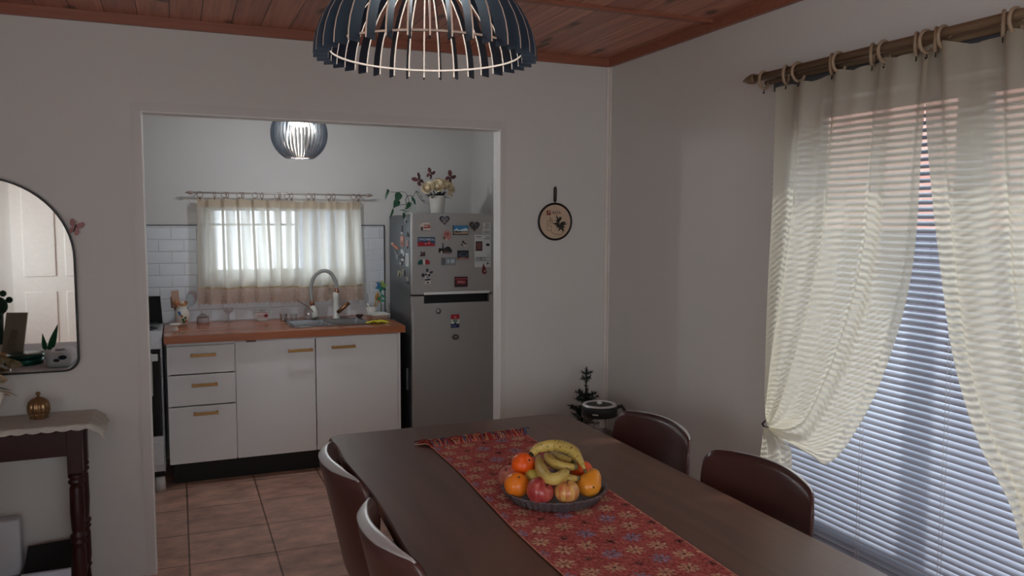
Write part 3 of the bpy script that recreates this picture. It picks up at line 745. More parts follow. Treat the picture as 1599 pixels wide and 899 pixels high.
# gathered tail hanging below the tie
TL = [(1194, 664), (1190, 690), (1188, 720), (1190, 790)]; TR = [(1202, 668), (1224, 690), (1233, 712), (1231, 800)]
Lq = [yz(*p) for p in TL]; Rq = [yz(*p) for p in TR]
def tailf(u, v):
    a_, c_ = pl(Lq, v), pl(Rq, v); return (2.045 - .020 * sin(pi * u) - .008 * sin(15 * u + 2 * v), a_[0] + (c_[0] - a_[0]) * u, a_[1] + (c_[1] - a_[1]) * u)
MB().grid(tailf, 36, 20).build('gathered_tail', CREAM, t)
p = at(1194, 660, 0, 2.05)
b = MB(); b.tube([(XR, p.y + .01, p.z + .01), (2.07, p.y + .01, p.z + .01), (2.03, p.y - .01, p.z), (2.03, p.y - .025, p.z - .01), (2.06, p.y - .03, p.z - .012)], .004, 8); one(b, 'tieback_hook', mat((60, 52, 44), .4, .6), 'small dark wall hook holding the left curtain back', 'hook')
t = thing('curtain', 'cream curtain swept to the right, cut off by the right edge of the photo', 'curtain', (2.05, 1.45, .7), group='cream curtains of the right window')
Y = lambda y, z: None
def drape2():
    Lw = [yz(1428, 70), yz(1437, 230), yz(1457, 400), yz(1482, 560), yz(1522, 690), yz(1570, 782), (1.37, .70), (1.28, .66), (1.18, .68), (1.09, .74), (1.055, .78)]
    Rw = [(1.045, 2.052), (1.045, 1.7), (1.043, 1.4), (1.043, 1.1), (1.045, .9), (1.05, .80)]
    rn = random.Random(4); ph = [rn.uniform(0, 6.28) for _ in range(6)]; folds = 3.6
    def fn(u, v):
        uu = u + .03 * sin(2 * pi * folds * u + ph[0]) / folds
        a_, c_ = pl(Lw, v), pl(Rw, v); y = a_[0] + (c_[0] - a_[0]) * uu; z = a_[1] + (c_[1] - a_[1]) * uu
        f = sin(2 * pi * folds * u + ph[1]) + .35 * sin(2 * pi * folds * 2.3 * u + ph[2] + 2 * v)
        tie = 1 - max(0, (v - .8) / .2)
        x = 2.052 + .022 * f * (.35 + .65 * tie) - .045 * sin(pi * min(1, v * 1.05)) * (.4 + .6 * sin(pi * u))
        if v < .06:
            near = min(abs(y - q) for q in rings_y); z -= min(.020, near * .25) * (1 - v / .06)
        return (min(x, 2.086), y, z)
    MB().grid(fn, 150, 110).build('panel', CREAM, t)
drape2()

# ================================================================ mirror with arched top, butterfly
MX1, MR, MZC, MZB = -.392, .335, 1.405, .935
MX0 = MX1 - 2 * MR; MC = MX1 - MR
def arch(r_in):
    P = []; R_ = MR - r_in; rb = .055
    for i in range(33):
        a_ = pi * i / 32; P.append((MC + R_ * cos(a_), MZC + R_ * sin(a_)))
    x0, x1, zb = MC - R_, MC + R_, MZB + r_in
    for i in range(9):
        a_ = pi + pi / 2 * i / 8; P.append((x0 + rb + rb * cos(a_), zb + rb + rb * sin(a_)))
    for i in range(9):
        a_ = 3 * pi / 2 + pi / 2 * i / 8; P.append((x1 - rb + rb * cos(a_), zb + rb + rb * sin(a_)))
    return P
t = thing('wall_mirror', 'arched wall mirror in a thin black frame above the console table', 'mirror', (MC, YD - .012, MZB))
o_, i_ = arch(0), arch(.008); n = len(o_); b = MB()
vs = [(x, y, z) for y in (YD - .001, YD - .022) for P in (o_, i_) for x, z in P]
fs = []
for k in range(n):
    k2 = (k + 1) % n; fs += [(2 * n + k, 2 * n + k2, 3 * n + k2, 3 * n + k), (k, k2, 2 * n + k2, 2 * n + k), (n + k, n + k2, 3 * n + k2, 3 * n + k)]
b._new(vs, fs); b.build('frame', mat((30, 26, 25), .35, .3), t)
mm, tt, bb = nt('mirror_glass'); bb.inputs['Metallic'].default_value = 1; bb.inputs['Base Color'].default_value = (.86, .88, .87, 1); bb.inputs['Roughness'].default_value = .015
MB().prism(i_, YD - .012, YD - .004, 'y').build('glass', mm, t)
def butterfly(name, c, s, mats, label, ry=0, yaw=0, body=True, flap=35):
    t = thing(name, label, 'butterfly', tuple(c)); rot = Matrix.Rotation(yaw, 3, 'Z') @ Matrix.Rotation(ry, 3, 'Y')
    c = Vector(c)
    UP = [(.0, .1), (.25, .75), (.7, 1.0), (.95, .8), (.8, .3), (.35, .0)]; LO = [(.0, -.05), (.4, -.05), (.65, -.3), (.6, -.75), (.3, -.85), (.08, -.45)]
    for sg in (-1, 1):
        b = MB(); f = Matrix.Rotation(sg * R(flap), 3, 'Z')
        for W_ in (UP, LO):
            q = [c + rot @ (f @ Vector((sg * x * s, 0, z * s))) for x, z in W_]; q2 = [p + rot @ (f @ Vector((0, -.0012, 0))) for p in q]; k = len(q)
            b._new(q + q2, [tuple(range(k)), tuple(range(2 * k - 1, k - 1, -1))] + [(i, (i + 1) % k, k + (i + 1) % k, k + i) for i in range(k)], 0)
        b.build('wing', mats, t)
    MB().tube([c + rot @ Vector((0, 0, -.5 * s)), c + rot @ Vector((0, -.001, 0)), c + rot @ Vector((0, 0, .45 * s))], [s * .04, s * .08, s * .05], 6).build('body', mat((50, 34, 34), .7), t)
    return t
c = at(115, 356, 1, YD - .030); butterfly('butterfly_decoration', (c.x + .004, YD - .026, c.z), .034, mat((176, 128, 128), .6), 'dusty pink paper butterfly on the edge of the mirror frame', R(20), flap=30)

# ================================================================ console table with crocheted cloth
MAHO = mat((56, 26, 26), .38, var=.2, scale=6, stretch=(2, 8, 8), name='dark_mahogany')
CX1, CY0, CZT = -.345, 3.51, .762
t = thing('console_table', 'dark mahogany console table with turned legs under the mirror', 'console table', (-.80, 3.64, 0))
MB().box((-1.30, CY0, CZT - .024), (CX1, YD - .004, CZT), bev=.006).build('table_top', MAHO, t)
MB().box((-1.26, CY0 + .022, CZT - .125), (CX1 - .055, CY0 + .040, CZT - .024)).box((-1.26, YD - .04, CZT - .125), (CX1 - .055, YD - .022, CZT - .024)).box((CX1 - .060, CY0 + .04, CZT - .125), (CX1 - .045, YD - .022, CZT - .024)).build('apron', MAHO, t)
for lx in (CX1 - .055, -1.25):
    for ly in (CY0 + .045, YD - .05):
        b = MB(); b.box((lx - .027, ly - .027, CZT - .20), (lx + .027, ly + .027, CZT - .024), bev=.003)
        b.lathe([(.024, .56), (.030, .552), (.030, .545), (.022, .538), (.030, .530), (.030, .522), (.021, .515), (.026, .50), (.0275, .40), (.024, .33), (.021, .315), (.030, .308), (.030, .298), (.022, .29), (.029, .283), (.029, .275), (.022, .268), (.026, .25), (.027, .15), (.022, .12), (.028, .11), (.020, .10), (.024, .05), (.015, .0)], (lx, ly, 0), 20); b.build('leg', MAHO, t)
MB().box((-1.25, CY0 + .03, .11), (CX1 - .04, YD - .03, .125)).build('shelf', MAHO, t)
CROCHET = mat((206, 200, 190), .9, var=.25, scale=300, bump=.9, name='crochet_cotton')
b = MB(); cx0, cx1, cy0, cy1 = -1.2, -.275, CY0 - .012, YD - .012
def cl(u, v):
    x = cx0 + (cx1 - cx0) * u; y = cy1 + (cy0 - cy1) * v; z = CZT + .0035 + .0012 * sin(x * 60) * sin(y * 70)
    if v >= .93:
        q = (v - .93) / .07; z -= q * (.016 + .006 * abs(sin(x * 62))); y = cy0 + .004 - .004 * q
    ov = x - (CX1 + .004)
    if ov > 0: z -= ov * .55 + .012 * (1 + .3 * sin(y * 150)) * (ov > .05); x = CX1 + .004 + ov * .78 + .004 * sin(y * 90)
    return (x, y, z)
b.grid(cl, 220, 60); tag(centered(b.build('table_cloth', CROCHET)), 'white crocheted cloth with scalloped hem on the console table', 'tablecloth')
c = at(61, 652, 2, CZT + .006)
t = thing('glass_candy_jar', 'small ribbed golden glass jar with a lid on the console table', 'jar', (c.x, c.y, CZT + .005))
GOLD = mat((150, 118, 84), .28, .75, var=.15, scale=60, name='amber_lustre')
fl = lambda a_: 1 + .05 * cos(14 * a_)
MB().lathe([(.0001, 0), (.030, .0), (.034, .004), (.030, .010), (.036, .016), (.037, .022)], (0, 0, 0), 84, flute=fl).build('bowl', GOLD, t, world=False)
ld = MB().lathe([(.037, .022), (.040, .032), (.040, .050), (.035, .068), (.022, .080), (.009, .085), (.006, .088)], (0, 0, 0), 84, flute=fl).build('lid', GOLD, t, world=False)
MB().lathe([(.006, .086), (.005, .092), (.009, .098), (.009, .103), (.004, .107), (.0001, .108)], (0, 0, 0), 16).build('knob', GOLD, ld, world=False)
# vase of pale roses at the left end of the console: swan-like white vase, lily spout
ROSE = mat((226, 210, 178), .8, var=.1, scale=60, name='cream_petals')
GREEN = mat((34, 62, 42), .6, var=.3, scale=40, name='leaf_green')
def rose(mb, c, r, tilt, mi=0, seed=0):
    """layered open rose"""
    rn = random.Random(seed); M3 = Matrix.Rotation(tilt[0], 3, 'X') @ Matrix.Rotation(tilt[1], 3, 'Y'); c = Vector(c)
    mb.ball(c, r * .42, (1, 1, 1.05), 10, mi, rot=M3)
    for ring, (k, rr, op) in enumerate(((3, .55, .35), (5, .78, .75), (6, 1.0, 1.15))):
        for i in range(k):
            a = 2 * pi * (i + .5 * ring) / k + rn.uniform(-.2, .2)
            def fn(u, v, a=a, rr=rr, op=op):
                ww = (u - .5) * 2 * pi / k_ * 1.25; h = v
                rad = r * rr * (.35 + .65 * sin(h * pi / 2 * min(1, .7 + .3 * op))) * (1 + .12 * (h > .8) * op)
                zz = r * (-.55 + 1.15 * h * (1 - .30 * op * h)) - r * .10 * (abs(u - .5) * 2) ** 2
                return c + M3 @ Vector((rad * cos(a + ww), rad * sin(a + ww), zz))
            k_ = k; mb.grid(fn, 6, 5, mi)
t = thing('flower_vase', 'white vase with cream roses at the left end of the console, mostly out of frame', 'vase', (-.72, 3.60, CZT + .005))
MB().lathe([(.0001, 0), (.035, 0), (.040, .01), (.032, .05), (.028, .09), (.035, .13), (.050, .16), (.046, .16), (.030, .13)], (0, 0, 0), 32).build('vase_body', mat((220, 216, 208), .3), t, world=False)
b = MB()
for i, (x, y, z, r) in enumerate(((.055, -.01, .185, .036), (-.02, -.03, .20, .038), (.02, .03, .215, .034), (.0, -.02, .16, .03))): rose(b, (x, y, z), r, (.2, .4), 0, i)
b.build('roses', ROSE, t, world=False)
b = MB(); b.leaf((.03, -.02, .155), (.075, -.03, .150), .02); b.leaf((.06, 0, .15), (.105, -.005, .135), .018); b.build('leaves', GREEN, t, world=False)
b = MB(); b.tube([(.030, -.02, .02), (.050, -.02, .07), (.072, -.02, .118), (.080, -.02, .135)], [.012, .014, .012, .010], 10); b.build('spout', mat((222, 216, 204), .4), t, world=False)
b = MB(); b.leaf((.062, -.02, .140), (.135, -.03, .112), .026, (0, 0, 1), .05); b.leaf((.075, -.02, .13), (.112, -.05, .120), .020); b.build('lily_petals', mat((206, 186, 156), .7), t, world=False)
# things under the console
BLK = mat((26, 26, 28), .45); WHT = mat((212, 216, 220), .6, var=.05)
t = thing('storage_box', 'dark box with a tilted black lid under the console table', 'box', (-.52, 3.62, .125))
MB().box((-.615, 3.555, .127), (-.43, 3.70, .165), bev=.004).build('body', mat((44, 58, 58), .4), t)
b = MB(); b._new([(-.60, 3.575, .165), (-.435, 3.575, .165), (-.43, 3.70, .235), (-.60, 3.70, .225), (-.60, 3.575, .172), (-.435, 3.575, .172), (-.43, 3.70, .241), (-.60, 3.70, .232)], [(0, 1, 2, 3), (4, 5, 6, 7), (0, 1, 5, 4), (1, 2, 6, 5), (2, 3, 7, 6), (3, 0, 4, 7)]); b.build('lid', BLK, t)
b = MB(); b.box((-.605, 3.535, .128), (-.43, 3.553, .176), bev=.001); one(b, 'paper_sheet', mat((206, 212, 226), .8), 'white sheet of paper leaning on the dark box under the console', 'paper')
b = MB(); b.box((-.90, 3.66, .127), (-.62, 3.73, .36), bev=.01); one(b, 'storage_bin', WHT, 'pale grey storage bin under the console, at the left edge', 'storage bin')

# ---------------------------------------------------------------- sideboard left of the camera, only visible in the mirror
t = thing('sideboard', 'white sideboard seen only reflected in the mirror', 'sideboard', (-1.0, 2.1, 0))
MB().box((-1.45, 1.45, .03), (-.565, 2.62, .735), bev=.004).build('body', mat((214, 212, 208), .5), t)
for y in (1.50, 1.90, 2.30): MB().box((-.565, y - .03, .08), (-.550, y + .30, .69), bev=.004).build('door', mat((220, 218, 214), .5), t)
b = MB(); b.grid(lambda u, v: (-1.46 + .925 * u, 1.42 + 1.22 * v, .740 + .002 * sin(40 * u) * sin(50 * v)), 60, 80)
b.grid(lambda u, v: (-.535 + .01 * sin(v * 30) * u + .012 * u, 1.42 + 1.22 * v, .740 - .12 * u), 10, 80)
b.grid(lambda u, v: (-1.46 + .925 * v, 2.64 + .012 * u + .006 * sin(v * 24) * u, .740 - .12 * u), 10, 60)
one(b, 'table_cloth', cloth((206, 210, 214), .0, .1), 'white cloth over the sideboard, seen in the mirror', 'tablecloth')
TEAL = mat((18, 88, 74), .3, .4, var=.15, scale=50)
t = thing('round_tin', 'round teal metal tin in the mirror, in front of the photo frame', 'tin', (-.832, 2.275, .743))
MB().lathe([(.0001, 0), (.098, 0), (.100, .004), (.100, .040)], (0, 0, 0), 60).build('base', TEAL, t, world=False)
MB().lathe([(.103, .034), (.104, .052), (.099, .058), (.0001, .058)], (0, 0, 0), 90, flute=lambda a_: 1 + .006 * cos(40 * a_)).build('lid', mat((14, 70, 62), .3, .4), t, world=False)
t = thing('photo_frame', 'back of a leaning picture frame reflected in the mirror', 'picture frame', (-.925, 2.12, .743), rz=R(20))
b = MB(); q = [(-.060, 0), (.060, 0), (.060, .27), (-.060, .27)]
b._new([(x, -.02 - .30 * z + dy, z) for dy in (0, .012) for x, z in q], [(0, 1, 2, 3), (4, 5, 6, 7), (0, 1, 5, 4), (1, 2, 6, 5), (2, 3, 7, 6), (3, 0, 4, 7)])
fo = b.build('frame_back', mat((150, 140, 124), .8), t, world=False)
t.rotation_euler = (0, 0, R(20))
b = MB(); b._new([(-.02, .06, 0), (.02, .06, 0), (.015, -.068, .17), (-.015, -.068, .17), (-.02, .064, 0), (.02, .064, 0), (.015, -.062, .175), (-.015, -.062, .175)], [(0, 1, 2, 3), (4, 5, 6, 7), (0, 1, 5, 4), (1, 2, 6, 5), (2, 3, 7, 6), (3, 0, 4, 7)]); b.build('easel_leg', mat((120, 112, 98), .8), t, world=False)
t = thing('snake_plant', 'small snake plant reflected in the mirror, right of the frame', 'plant', (-.735, 2.10, .743))
MB().lathe([(.0001, 0), (.035, 0), (.042, .05), (.038, .05), (.0001, .045)], (0, 0, 0), 24).build('pot', mat((216, 214, 210), .5), t, world=False)
b = MB(); b.leaf((.012, 0, .04), (.060, 0, .200), .040, (0, 1, 0)); b.leaf((-.01, 0, .04), (-.022, .01, .15), .028, (0, 1, 0)); b.leaf((.02, .01, .04), (.03, .02, .12), .026, (0, 1, 0)); b.leaf((0, -.01, .04), (.045, -.02, .13), .026, (0, 1, 0))
b.build('leaves', mat((26, 92, 56), .5, var=.3, scale=60), t, world=False)
t = thing('cactus_ornament', 'dark green round padded cactus behind the photo frame in the mirror', 'cactus', (-1.02, 1.90, .743))
MB().lathe([(.0001, 0), (.04, 0), (.05, .07), (.045, .07), (.0001, .06)], (0, 0, 0), 24).build('pot', mat((200, 196, 190), .5), t, world=False)
b = MB(); b.ball((0, 0, .30), .06, (1, .5, 1), 20)
for a_ in (20, 60, 95, 140): b.ball((.072 * cos(R(a_)), 0, .31 + .076 * sin(R(a_))), .020, (1, .7, 1), 12)
b.cyl((0, 0, .05), (0, 0, .27), .03, .035); b.build('pads', mat((18, 62, 44), .6, var=.2), t, world=False)
b = MB(); b.box((-.695, 2.24, .743), (-.565, 2.50, .83), bev=.025, seg=3)
for dx, dy, r, sx_, sy_ in ((-.64, 2.42, .018, 1, 1.6), (-.61, 2.44, .014, 1.6, 1), (-.62, 2.38, .014, 1, 1.6), (-.65, 2.36, .012, 1.5, .8)):
    b.ball((dx, dy, .830), r, (sx_, sy_, .10), 10, 1)
for dy, dz, r in ((2.503, .80, .016), (2.503, .785, .012)): b.ball((-.63 + (dz - .79) * 2, dy - .003, dz), r, (1.4, .1, .8), 10, 1)
one(b, 'tissue_box', [mat((214, 216, 220), .8), mat((40, 50, 66), .8)], 'white padded box with a dark leaf print, lower right in the mirror', 'box')
t = thing('flower_bouquet', 'pale beige flower head at the lower left of the mirror', 'flowers', (-.93, 2.50, .743)); b = MB(); rose(b, (0, 0, .08), .055, (0, 0), 0, 9); b.build('petals', mat((206, 180, 140), .8), t, world=False); MB().cyl((0, 0, 0), (0, 0, .05), .02, .012).build('base', GREEN, t, world=False)

# ================================================================ trivet on the wall
c = at(867, 346, 1, YD - .012); TRR = .093
t = thing('hanging_trivet', 'round black-rimmed plaque with PASTA lettering and olive branch hanging on the wall', 'wall plaque', (c.x, YD - .010, c.z))
BLM = mat((26, 20, 20), .4, .3)
MB().tube([(c.x + TRR * cos(2 * pi * k / 64), YD - .011, c.z + TRR * sin(2 * pi * k / 64)) for k in range(64)], .0055, 10, closed=True, upv=(0, 1, 0)).build('rim', BLM, t)
pm = mat((196, 170, 146), .7, var=.2, scale=12); P = [(c.x + TRR * .97 * cos(2 * pi * k / 48), c.z + TRR * .97 * sin(2 * pi * k / 48)) for k in range(48)]
b = MB(); b.prism(P, YD - .012, YD - .004, 'y')
plate = b.build('plaque', pm, t)
h0 = c.z + TRR
MB().tube([(c.x - .0055, YD - .010, h0 + .012), (c.x - .0055, YD - .010, h0 + .078), (c.x, YD - .010, h0 + .088), (c.x + .0055, YD - .010, h0 + .078), (c.x + .0035, YD - .010, h0 + .012)], .0036, 8, closed=True).cyl((c.x, YD - .01, h0 + .004), (c.x, YD - .01, h0 + .014), .0022).build('handle', BLM, t)
ys = YD - .0135
INK = mat((44, 34, 30), .8); RED = mat((120, 40, 34), .8)
def flat(name, shapes, mats, y, parent=None, th=.0006):
    b = MB()
    for mi, poly in shapes: b.prism(poly, y - th, y, 'y', mi)
    return b.build(name, mats, parent)
q = flat('drop_cap', [(0, [(c.x - .050, c.z + .034), (c.x - .028, c.z + .034), (c.x - .028, c.z + .058), (c.x - .050, c.z + .058)])], [RED], ys + .001, t, .002)
words('lettering', 'P', .024, (c.x - .038, ys - .002, c.z + .046), '', pm, q)
words('lettering', 'ASTA', .0215, (c.x + .006, ys, c.z + .046), '', INK, t)
b = MB(); rn = random.Random(2)
OL = [((.02, .01), (.0, .045)), ((.02, .01), (-.005, .02)), ((.02, .0), (-.02, .0)), ((.025, .0), (.06, .012)), ((.025, -.005), (.066, -.002)), ((.025, -.01), (.055, -.024)), ((.03, -.01), (.0, -.026)), ((.03, -.02), (.012, -.045)), ((.032, -.02), (.048, -.05)), ((.02, .02), (.032, .04)), ((.03, -.012), (-.008, -.010))]
for (x0, z0), (x1, z1) in OL: b.leaf((c.x + x0 + .004, ys, c.z + z0 * .9 - .010), (c.x + x1 + .004, ys, c.z + z1 * .85 - .010), .012, (0, -1, 0), 0)
b.tube([(c.x + .005, ys, c.z + .035), (c.x + .022, ys, c.z + .005), (c.x + .032, ys, c.z - .02), (c.x + .045, ys, c.z - .06)], .0012, 5); b.ball((c.x + .027, ys, c.z + .018), .006, (1, .2, 1.3), 10)
b.build('olive_branch', mat((38, 40, 34), .8), t)
b = MB(); BR = mat((130, 92, 66), .8)
for dx, dz, w_, h_ in ((-.040, -.005, .012, .020), (-.028, .012, .008, .016), (-.020, -.002, .010, .018), (-.034, -.034, .026, .022)):
    b.tube([(c.x + dx - w_ / 2, ys, c.z + dz - h_ / 2), (c.x + dx - w_ / 2, ys, c.z + dz + h_ / 2), (c.x + dx + w_ / 2, ys, c.z + dz + h_ / 2), (c.x + dx + w_ / 2, ys, c.z + dz - h_ / 2)], .0009, 4, closed=True)
b.tube([(c.x - .03, ys, c.z - .05), (c.x, ys, c.z - .066), (c.x + .04, ys, c.z - .068)], .0009, 4); b.build('village_sketch', BR, t)

# ================================================================ corner stand with glass jug and little fir tree
t = thing('corner_stand', 'low wooden stand in the corner behind the table', 'stand', (1.90, 3.42, 0))
MB().box((1.68, 3.16, .43), (2.115, 3.74, .455), bev=.004).build('top', WOODLEG, t)
for x in (1.71, 2.085):
    for y in (3.19, 3.71): MB().box((x - .018, y - .018, 0), (x + .018, y + .018, .43)).build('leg', WOODLEG, t)
gx, gy = at(936, 640, 1, 3.32).x, 3.32
t = thing('glass_jug', 'clear glass jug with black and chrome lid behind the far table corner', 'jug', (gx, gy, .455))
GL = thin_glass((.90, .93, .93), .84)
MB().lathe([(.074, 0), (.078, .004), (.078, .02), (.077, .17), (.079, .195)], (0, 0, 0), 48, cap=False).build('glass_body', GL, t, world=False)
MB().lathe([(.0001, 0), (.078, 0), (.080, .012), (.074, .014)], (0, 0, 0), 48).build('base', BLK, t, world=False)
ld = MB().lathe([(.080, .187), (.085, .190), (.086, .228), (.082, .237), (.070, .240)], (0, 0, 0), 48, cap=True).build('lid', BLK, t, world=False)
MB().lathe([(.062, .238), (.066, .244), (.078, .244), (.082, .238)], (0, 0, 0), 48, cap=False).build('chrome_ring', STEEL, ld, world=False)
MB().lathe([(.0001, .256), (.012, .256), (.014, .242), (.010, .238)], (0, 0, 0), 16).build('knob', STEEL, ld, world=False)
a0 = math.atan2(-gy, -gx) - .18
b = MB(); b.grid(lambda u, v: (.0868 * cos(a0 - .20 + .32 * u), .0868 * sin(a0 - .20 + .32 * u), .205 + .006 * v), 8, 1); b.build('badge', mat((200, 200, 200), .5), ld, world=False)
b = MB(); b.tube([(.080, .0, .215), (.115, -.01, .225), (.135, -.012, .20), (.132, -.012, .10), (.115, -.01, .04), (.078, 0, .03)], .011, 10, flat=.8); b.build('handle', BLK, t, world=False)
tx, ty = at(913, 640, 1, 3.56).x, 3.56
t = thing('small_fir_tree', 'little dark green artificial fir tree behind the glass jug', 'christmas tree', (tx, ty, .455))
MB().lathe([(.0001, 0), (.05, 0), (.06, .06), (.055, .06), (.0001, .055)], (0, 0, 0), 24).build('pot', mat((60, 40, 34), .7), t, world=False)
MB().tube([(0, 0, .05), (.004, 0, .2), (.008, 0, .365)], [.006, .005, .002], 6).build('trunk', mat((50, 40, 30), .8), t, world=False)
b = MB(); rn = random.Random(8)
def spray(p, d, L):
    p = Vector(p); d = Vector(d).normalized(); k = int(L / .0010)
    for i in range(k):
        q = p + d * L * i / k; nd = (d * .55 + Vector((rn.uniform(-1, 1), rn.uniform(-1, 1), rn.uniform(-1, 1)))).normalized() * rn.uniform(.014, .023)
        s_ = nd.cross(Vector((rn.random(), rn.random(), rn.random() + .1))).normalized() * .0024
        b._new([q - s_, q + s_, q + nd], [(0, 1, 2)])
    b.tube([p, p + d * L], .001, 4)
spray((.006, 0, .27), (0.02, 0, 1), .10)
for z, rr, k in ((.345, .028, 4), (.315, .03, 4), (.225, .062, 7), (.205, .06, 6), (.155, .085, 8), (.13, .085, 8), (.09, .10, 9)):
    for i in range(k):
        a_ = 2 * pi * i / k + z * 40 + rn.uniform(-.2, .2); spray((.006, 0, z), (cos(a_), sin(a_), rn.uniform(.15, .55)), rr * rn.uniform(.85, 1.1))
b.build('needles', mat((24, 44, 36), .7, var=.3, scale=30), t, world=False)
# ================================================================ kitchen base cabinet
CAB = mat((234, 234, 232), .42, var=.02, scale=4, name='cabinet_white')
FY = 4.985; CXL, CXR = -.076, 1.306; CB, CT = .142, .852
t = thing('base_cabinet', 'white kitchen base cabinet with three drawers and two doors', 'cabinet', ((CXL + CXR) / 2, 5.28, 0))
b = MB(); b.box((CXL, FY + .018, CB), (CXL + .016, YK - .012, CT)); b.box((CXR - .016, FY + .0, CB), (CXR, YK - .012, CT)); b.box((CXL + .016, FY + .02, CB), (CXR - .016, YK - .012, CB + .016)); b.box((CXL + .016, YK - .02, CB + .016), (CXR - .016, YK - .012, CT))
b.box((CXL + .016, FY + .018, CT - .016), (CXR - .016, FY + .05, CT)); b.box((.290, FY + .018, CB + .016), (.306, YK - .02, CT - .016)); b.build('body', CAB, t)
MB().box((CXL + .02, 5.075, 0), (CXR - .02, 5.09, CB)).build('toe_kick', mat((26, 24, 23), .6), t)
HND = mat((168, 126, 76), .35, .55, var=.1, scale=60, name='brass_handle')
def handle(px0, px1, py, parent, y):
    a_, c_ = at(px0, py, 1, y - .03), at(px1, py, 1, y - .03); z = (a_.z + c_.z) / 2; b = MB()
    b.box((a_.x, y - .034, z - .009), (c_.x, y - .026, z + .009), bev=.0015)
    for x in (a_.x + .008, c_.x - .008): b.box((x - .006, y - .028, z - .007), (x + .006, y, z + .007))
    b.build('handle', HND, parent)
zs_ = [(at(300, 583.5, 1, FY).z, .835), (at(300, 633, 1, FY).z, at(300, 583.5, 1, FY).z - .007), (CB - .002, at(300, 633, 1, FY).z - .007)]
for (z0, z1), py, px in zip(zs_, (554.5, 601, 645.5), ((297.5, 337.5), (299.5, 340), (302, 341.5))):
    d = MB().box((CXL + .001, FY, z0), (.2955, FY + .018, z1), bev=.0015).build('drawer', CAB, t); handle(px[0], px[1], py, d, FY)
for x0, x1, px, py in ((.3010, .7665, (450.5, 489), 547), (.7725, 1.288, (518.5, 555.5), 541.5)):
    d = MB().box((x0, FY, CB - .002), (x1, FY + .018, .845 if x0 < .5 else .847), bev=.0015).build('door', CAB, t); handle(px[0], px[1], py, d, FY)
a_ = at(392, 532.5, 1, FY)
MB().box((a_.x - .028, FY - .002, a_.z - .005), (a_.x + .028, FY, a_.z + .005), bev=.001).build('badge', mat((110, 76, 66), .4), t)
# worktop
WT = mat((172, 104, 70), .22, var=.28, scale=1, stretch=(2.5, 22, 30), spec=.5, bump=.05, name='varnished_worktop')
b = MB(); SX0, SX1, SY0, SY1 = .655, 1.135, 5.115, 5.475
b.box((-.088, 4.955, .856), (SX0, YK - .012, .900)); b.box((SX1, 4.955, .856), (1.332, YK - .012, .900)); b.box((SX0, 4.955, .856), (SX1, SY0, .900)); b.box((SX0, SY1, .856), (SX1, YK - .012, .900))
wk = b.build('worktop', WT); tag(centered(wk), 'varnished reddish wooden worktop over the white cabinet', 'worktop')
# sink
INOX = mat((130, 132, 134), .25, 1, var=.05, scale=60, name='stainless_steel')
t = thing('kitchen_sink', 'stainless steel sink set into the worktop by the window', 'sink', ((SX0 + SX1) / 2, (SY0 + SY1) / 2, .86))
b = MB(); zt = .9045
b.box((SX0 - .018, SY0 - .018, .9005), (SX1 + .018, SY0 + .006, zt), bev=.0015); b.box((SX0 - .018, SY1 - .055, .9005), (SX1 + .018, SY1 + .010, zt), bev=.0015); b.box((SX0 - .018, SY0 + .006, .9005), (SX0 + .010, SY1 - .055, zt)); b.box((SX1 - .010, SY0 + .006, .9005), (SX1 + .018, SY1 - .055, zt)); b.box((.885, SY0 + .006, .9005), (.905, SY1 - .055, zt))
b.build('rim', INOX, t)
for x0, x1 in ((SX0 + .010, .885), (.905, SX1 - .010)):
    b = MB(); y0_, y1_, zb = SY0 + .006, SY1 - .055, .76
    b._new([(x0, y0_, .902), (x1, y0_, .902), (x1, y1_, .902), (x0, y1_, .902), (x0 + .02, y0_ + .02, zb), (x1 - .02, y0_ + .02, zb), (x1 - .02, y1_ - .02, zb), (x0 + .02, y1_ - .02, zb)], [(4, 5, 6, 7), (0, 1, 5, 4), (1, 2, 6, 5), (2, 3, 7, 6), (3, 0, 4, 7)]); o = b.build('basin', INOX, t)
    MB().lathe([(.0001, .001), (.025, .001), (.03, .003)], ((x0 + x1) / 2, (y0_ + y1_) / 2, zb), 20, cap=False).build('drain', mat((70, 70, 72), .4, 1), o)
# faucet
WHP = mat((224, 222, 214), .3); COPR = mat((150, 104, 84), .3, .6); HOSE = mat((168, 170, 166), .55, var=.1, scale=200)
fy = 5.445; F0 = at(525, 498, 1, fy); fx = F0.x
t = thing('kitchen_faucet', 'white tall faucet with grey gooseneck hose and copper fittings', 'faucet', (fx, fy, .9045))
MB().lathe([(.026, 0), (.026, .008), (.020, .012), (.019, .135), (.022, .150), (.020, .172), (.010, .180)], (fx, fy, .9045), 24).build('body', WHP, t)
arcP = [at(x, y, 1, fy) for x, y in ((526, 466), (525.5, 452), (524, 440), (517, 427), (506, 422.5), (494, 428), (487, 440), (485.5, 455), (486.5, 470))]
MB().tube(path([tuple(p) for p in arcP], 40), .0125, 12).build('hose', HOSE, t)
p0, p1 = at(526, 464, 1, fy), at(525.5, 450, 1, fy); MB().cyl(p0, p1, .0145, mi=0).build('collar', COPR, t)
p0, p1 = at(486.5, 469, 1, fy), at(488, 478, 1, fy); sh = MB().cyl(p0, p1, .015, .0165).build('spray_collar', COPR, t)
p2 = at(490, 487, 1, fy - .03); MB().tube([p1, p1.lerp(p2, .5), at(493, 497, 1, fy - .05)], [.0165, .022, .026], 16).build('spray_head', WHP, sh)
p0, p1 = at(527, 488, 1, fy - .02), at(545, 472, 1, fy - .03); MB().cyl(p0, p1, .013, .015).build('lever', mat((170, 128, 96), .25, .8), t)
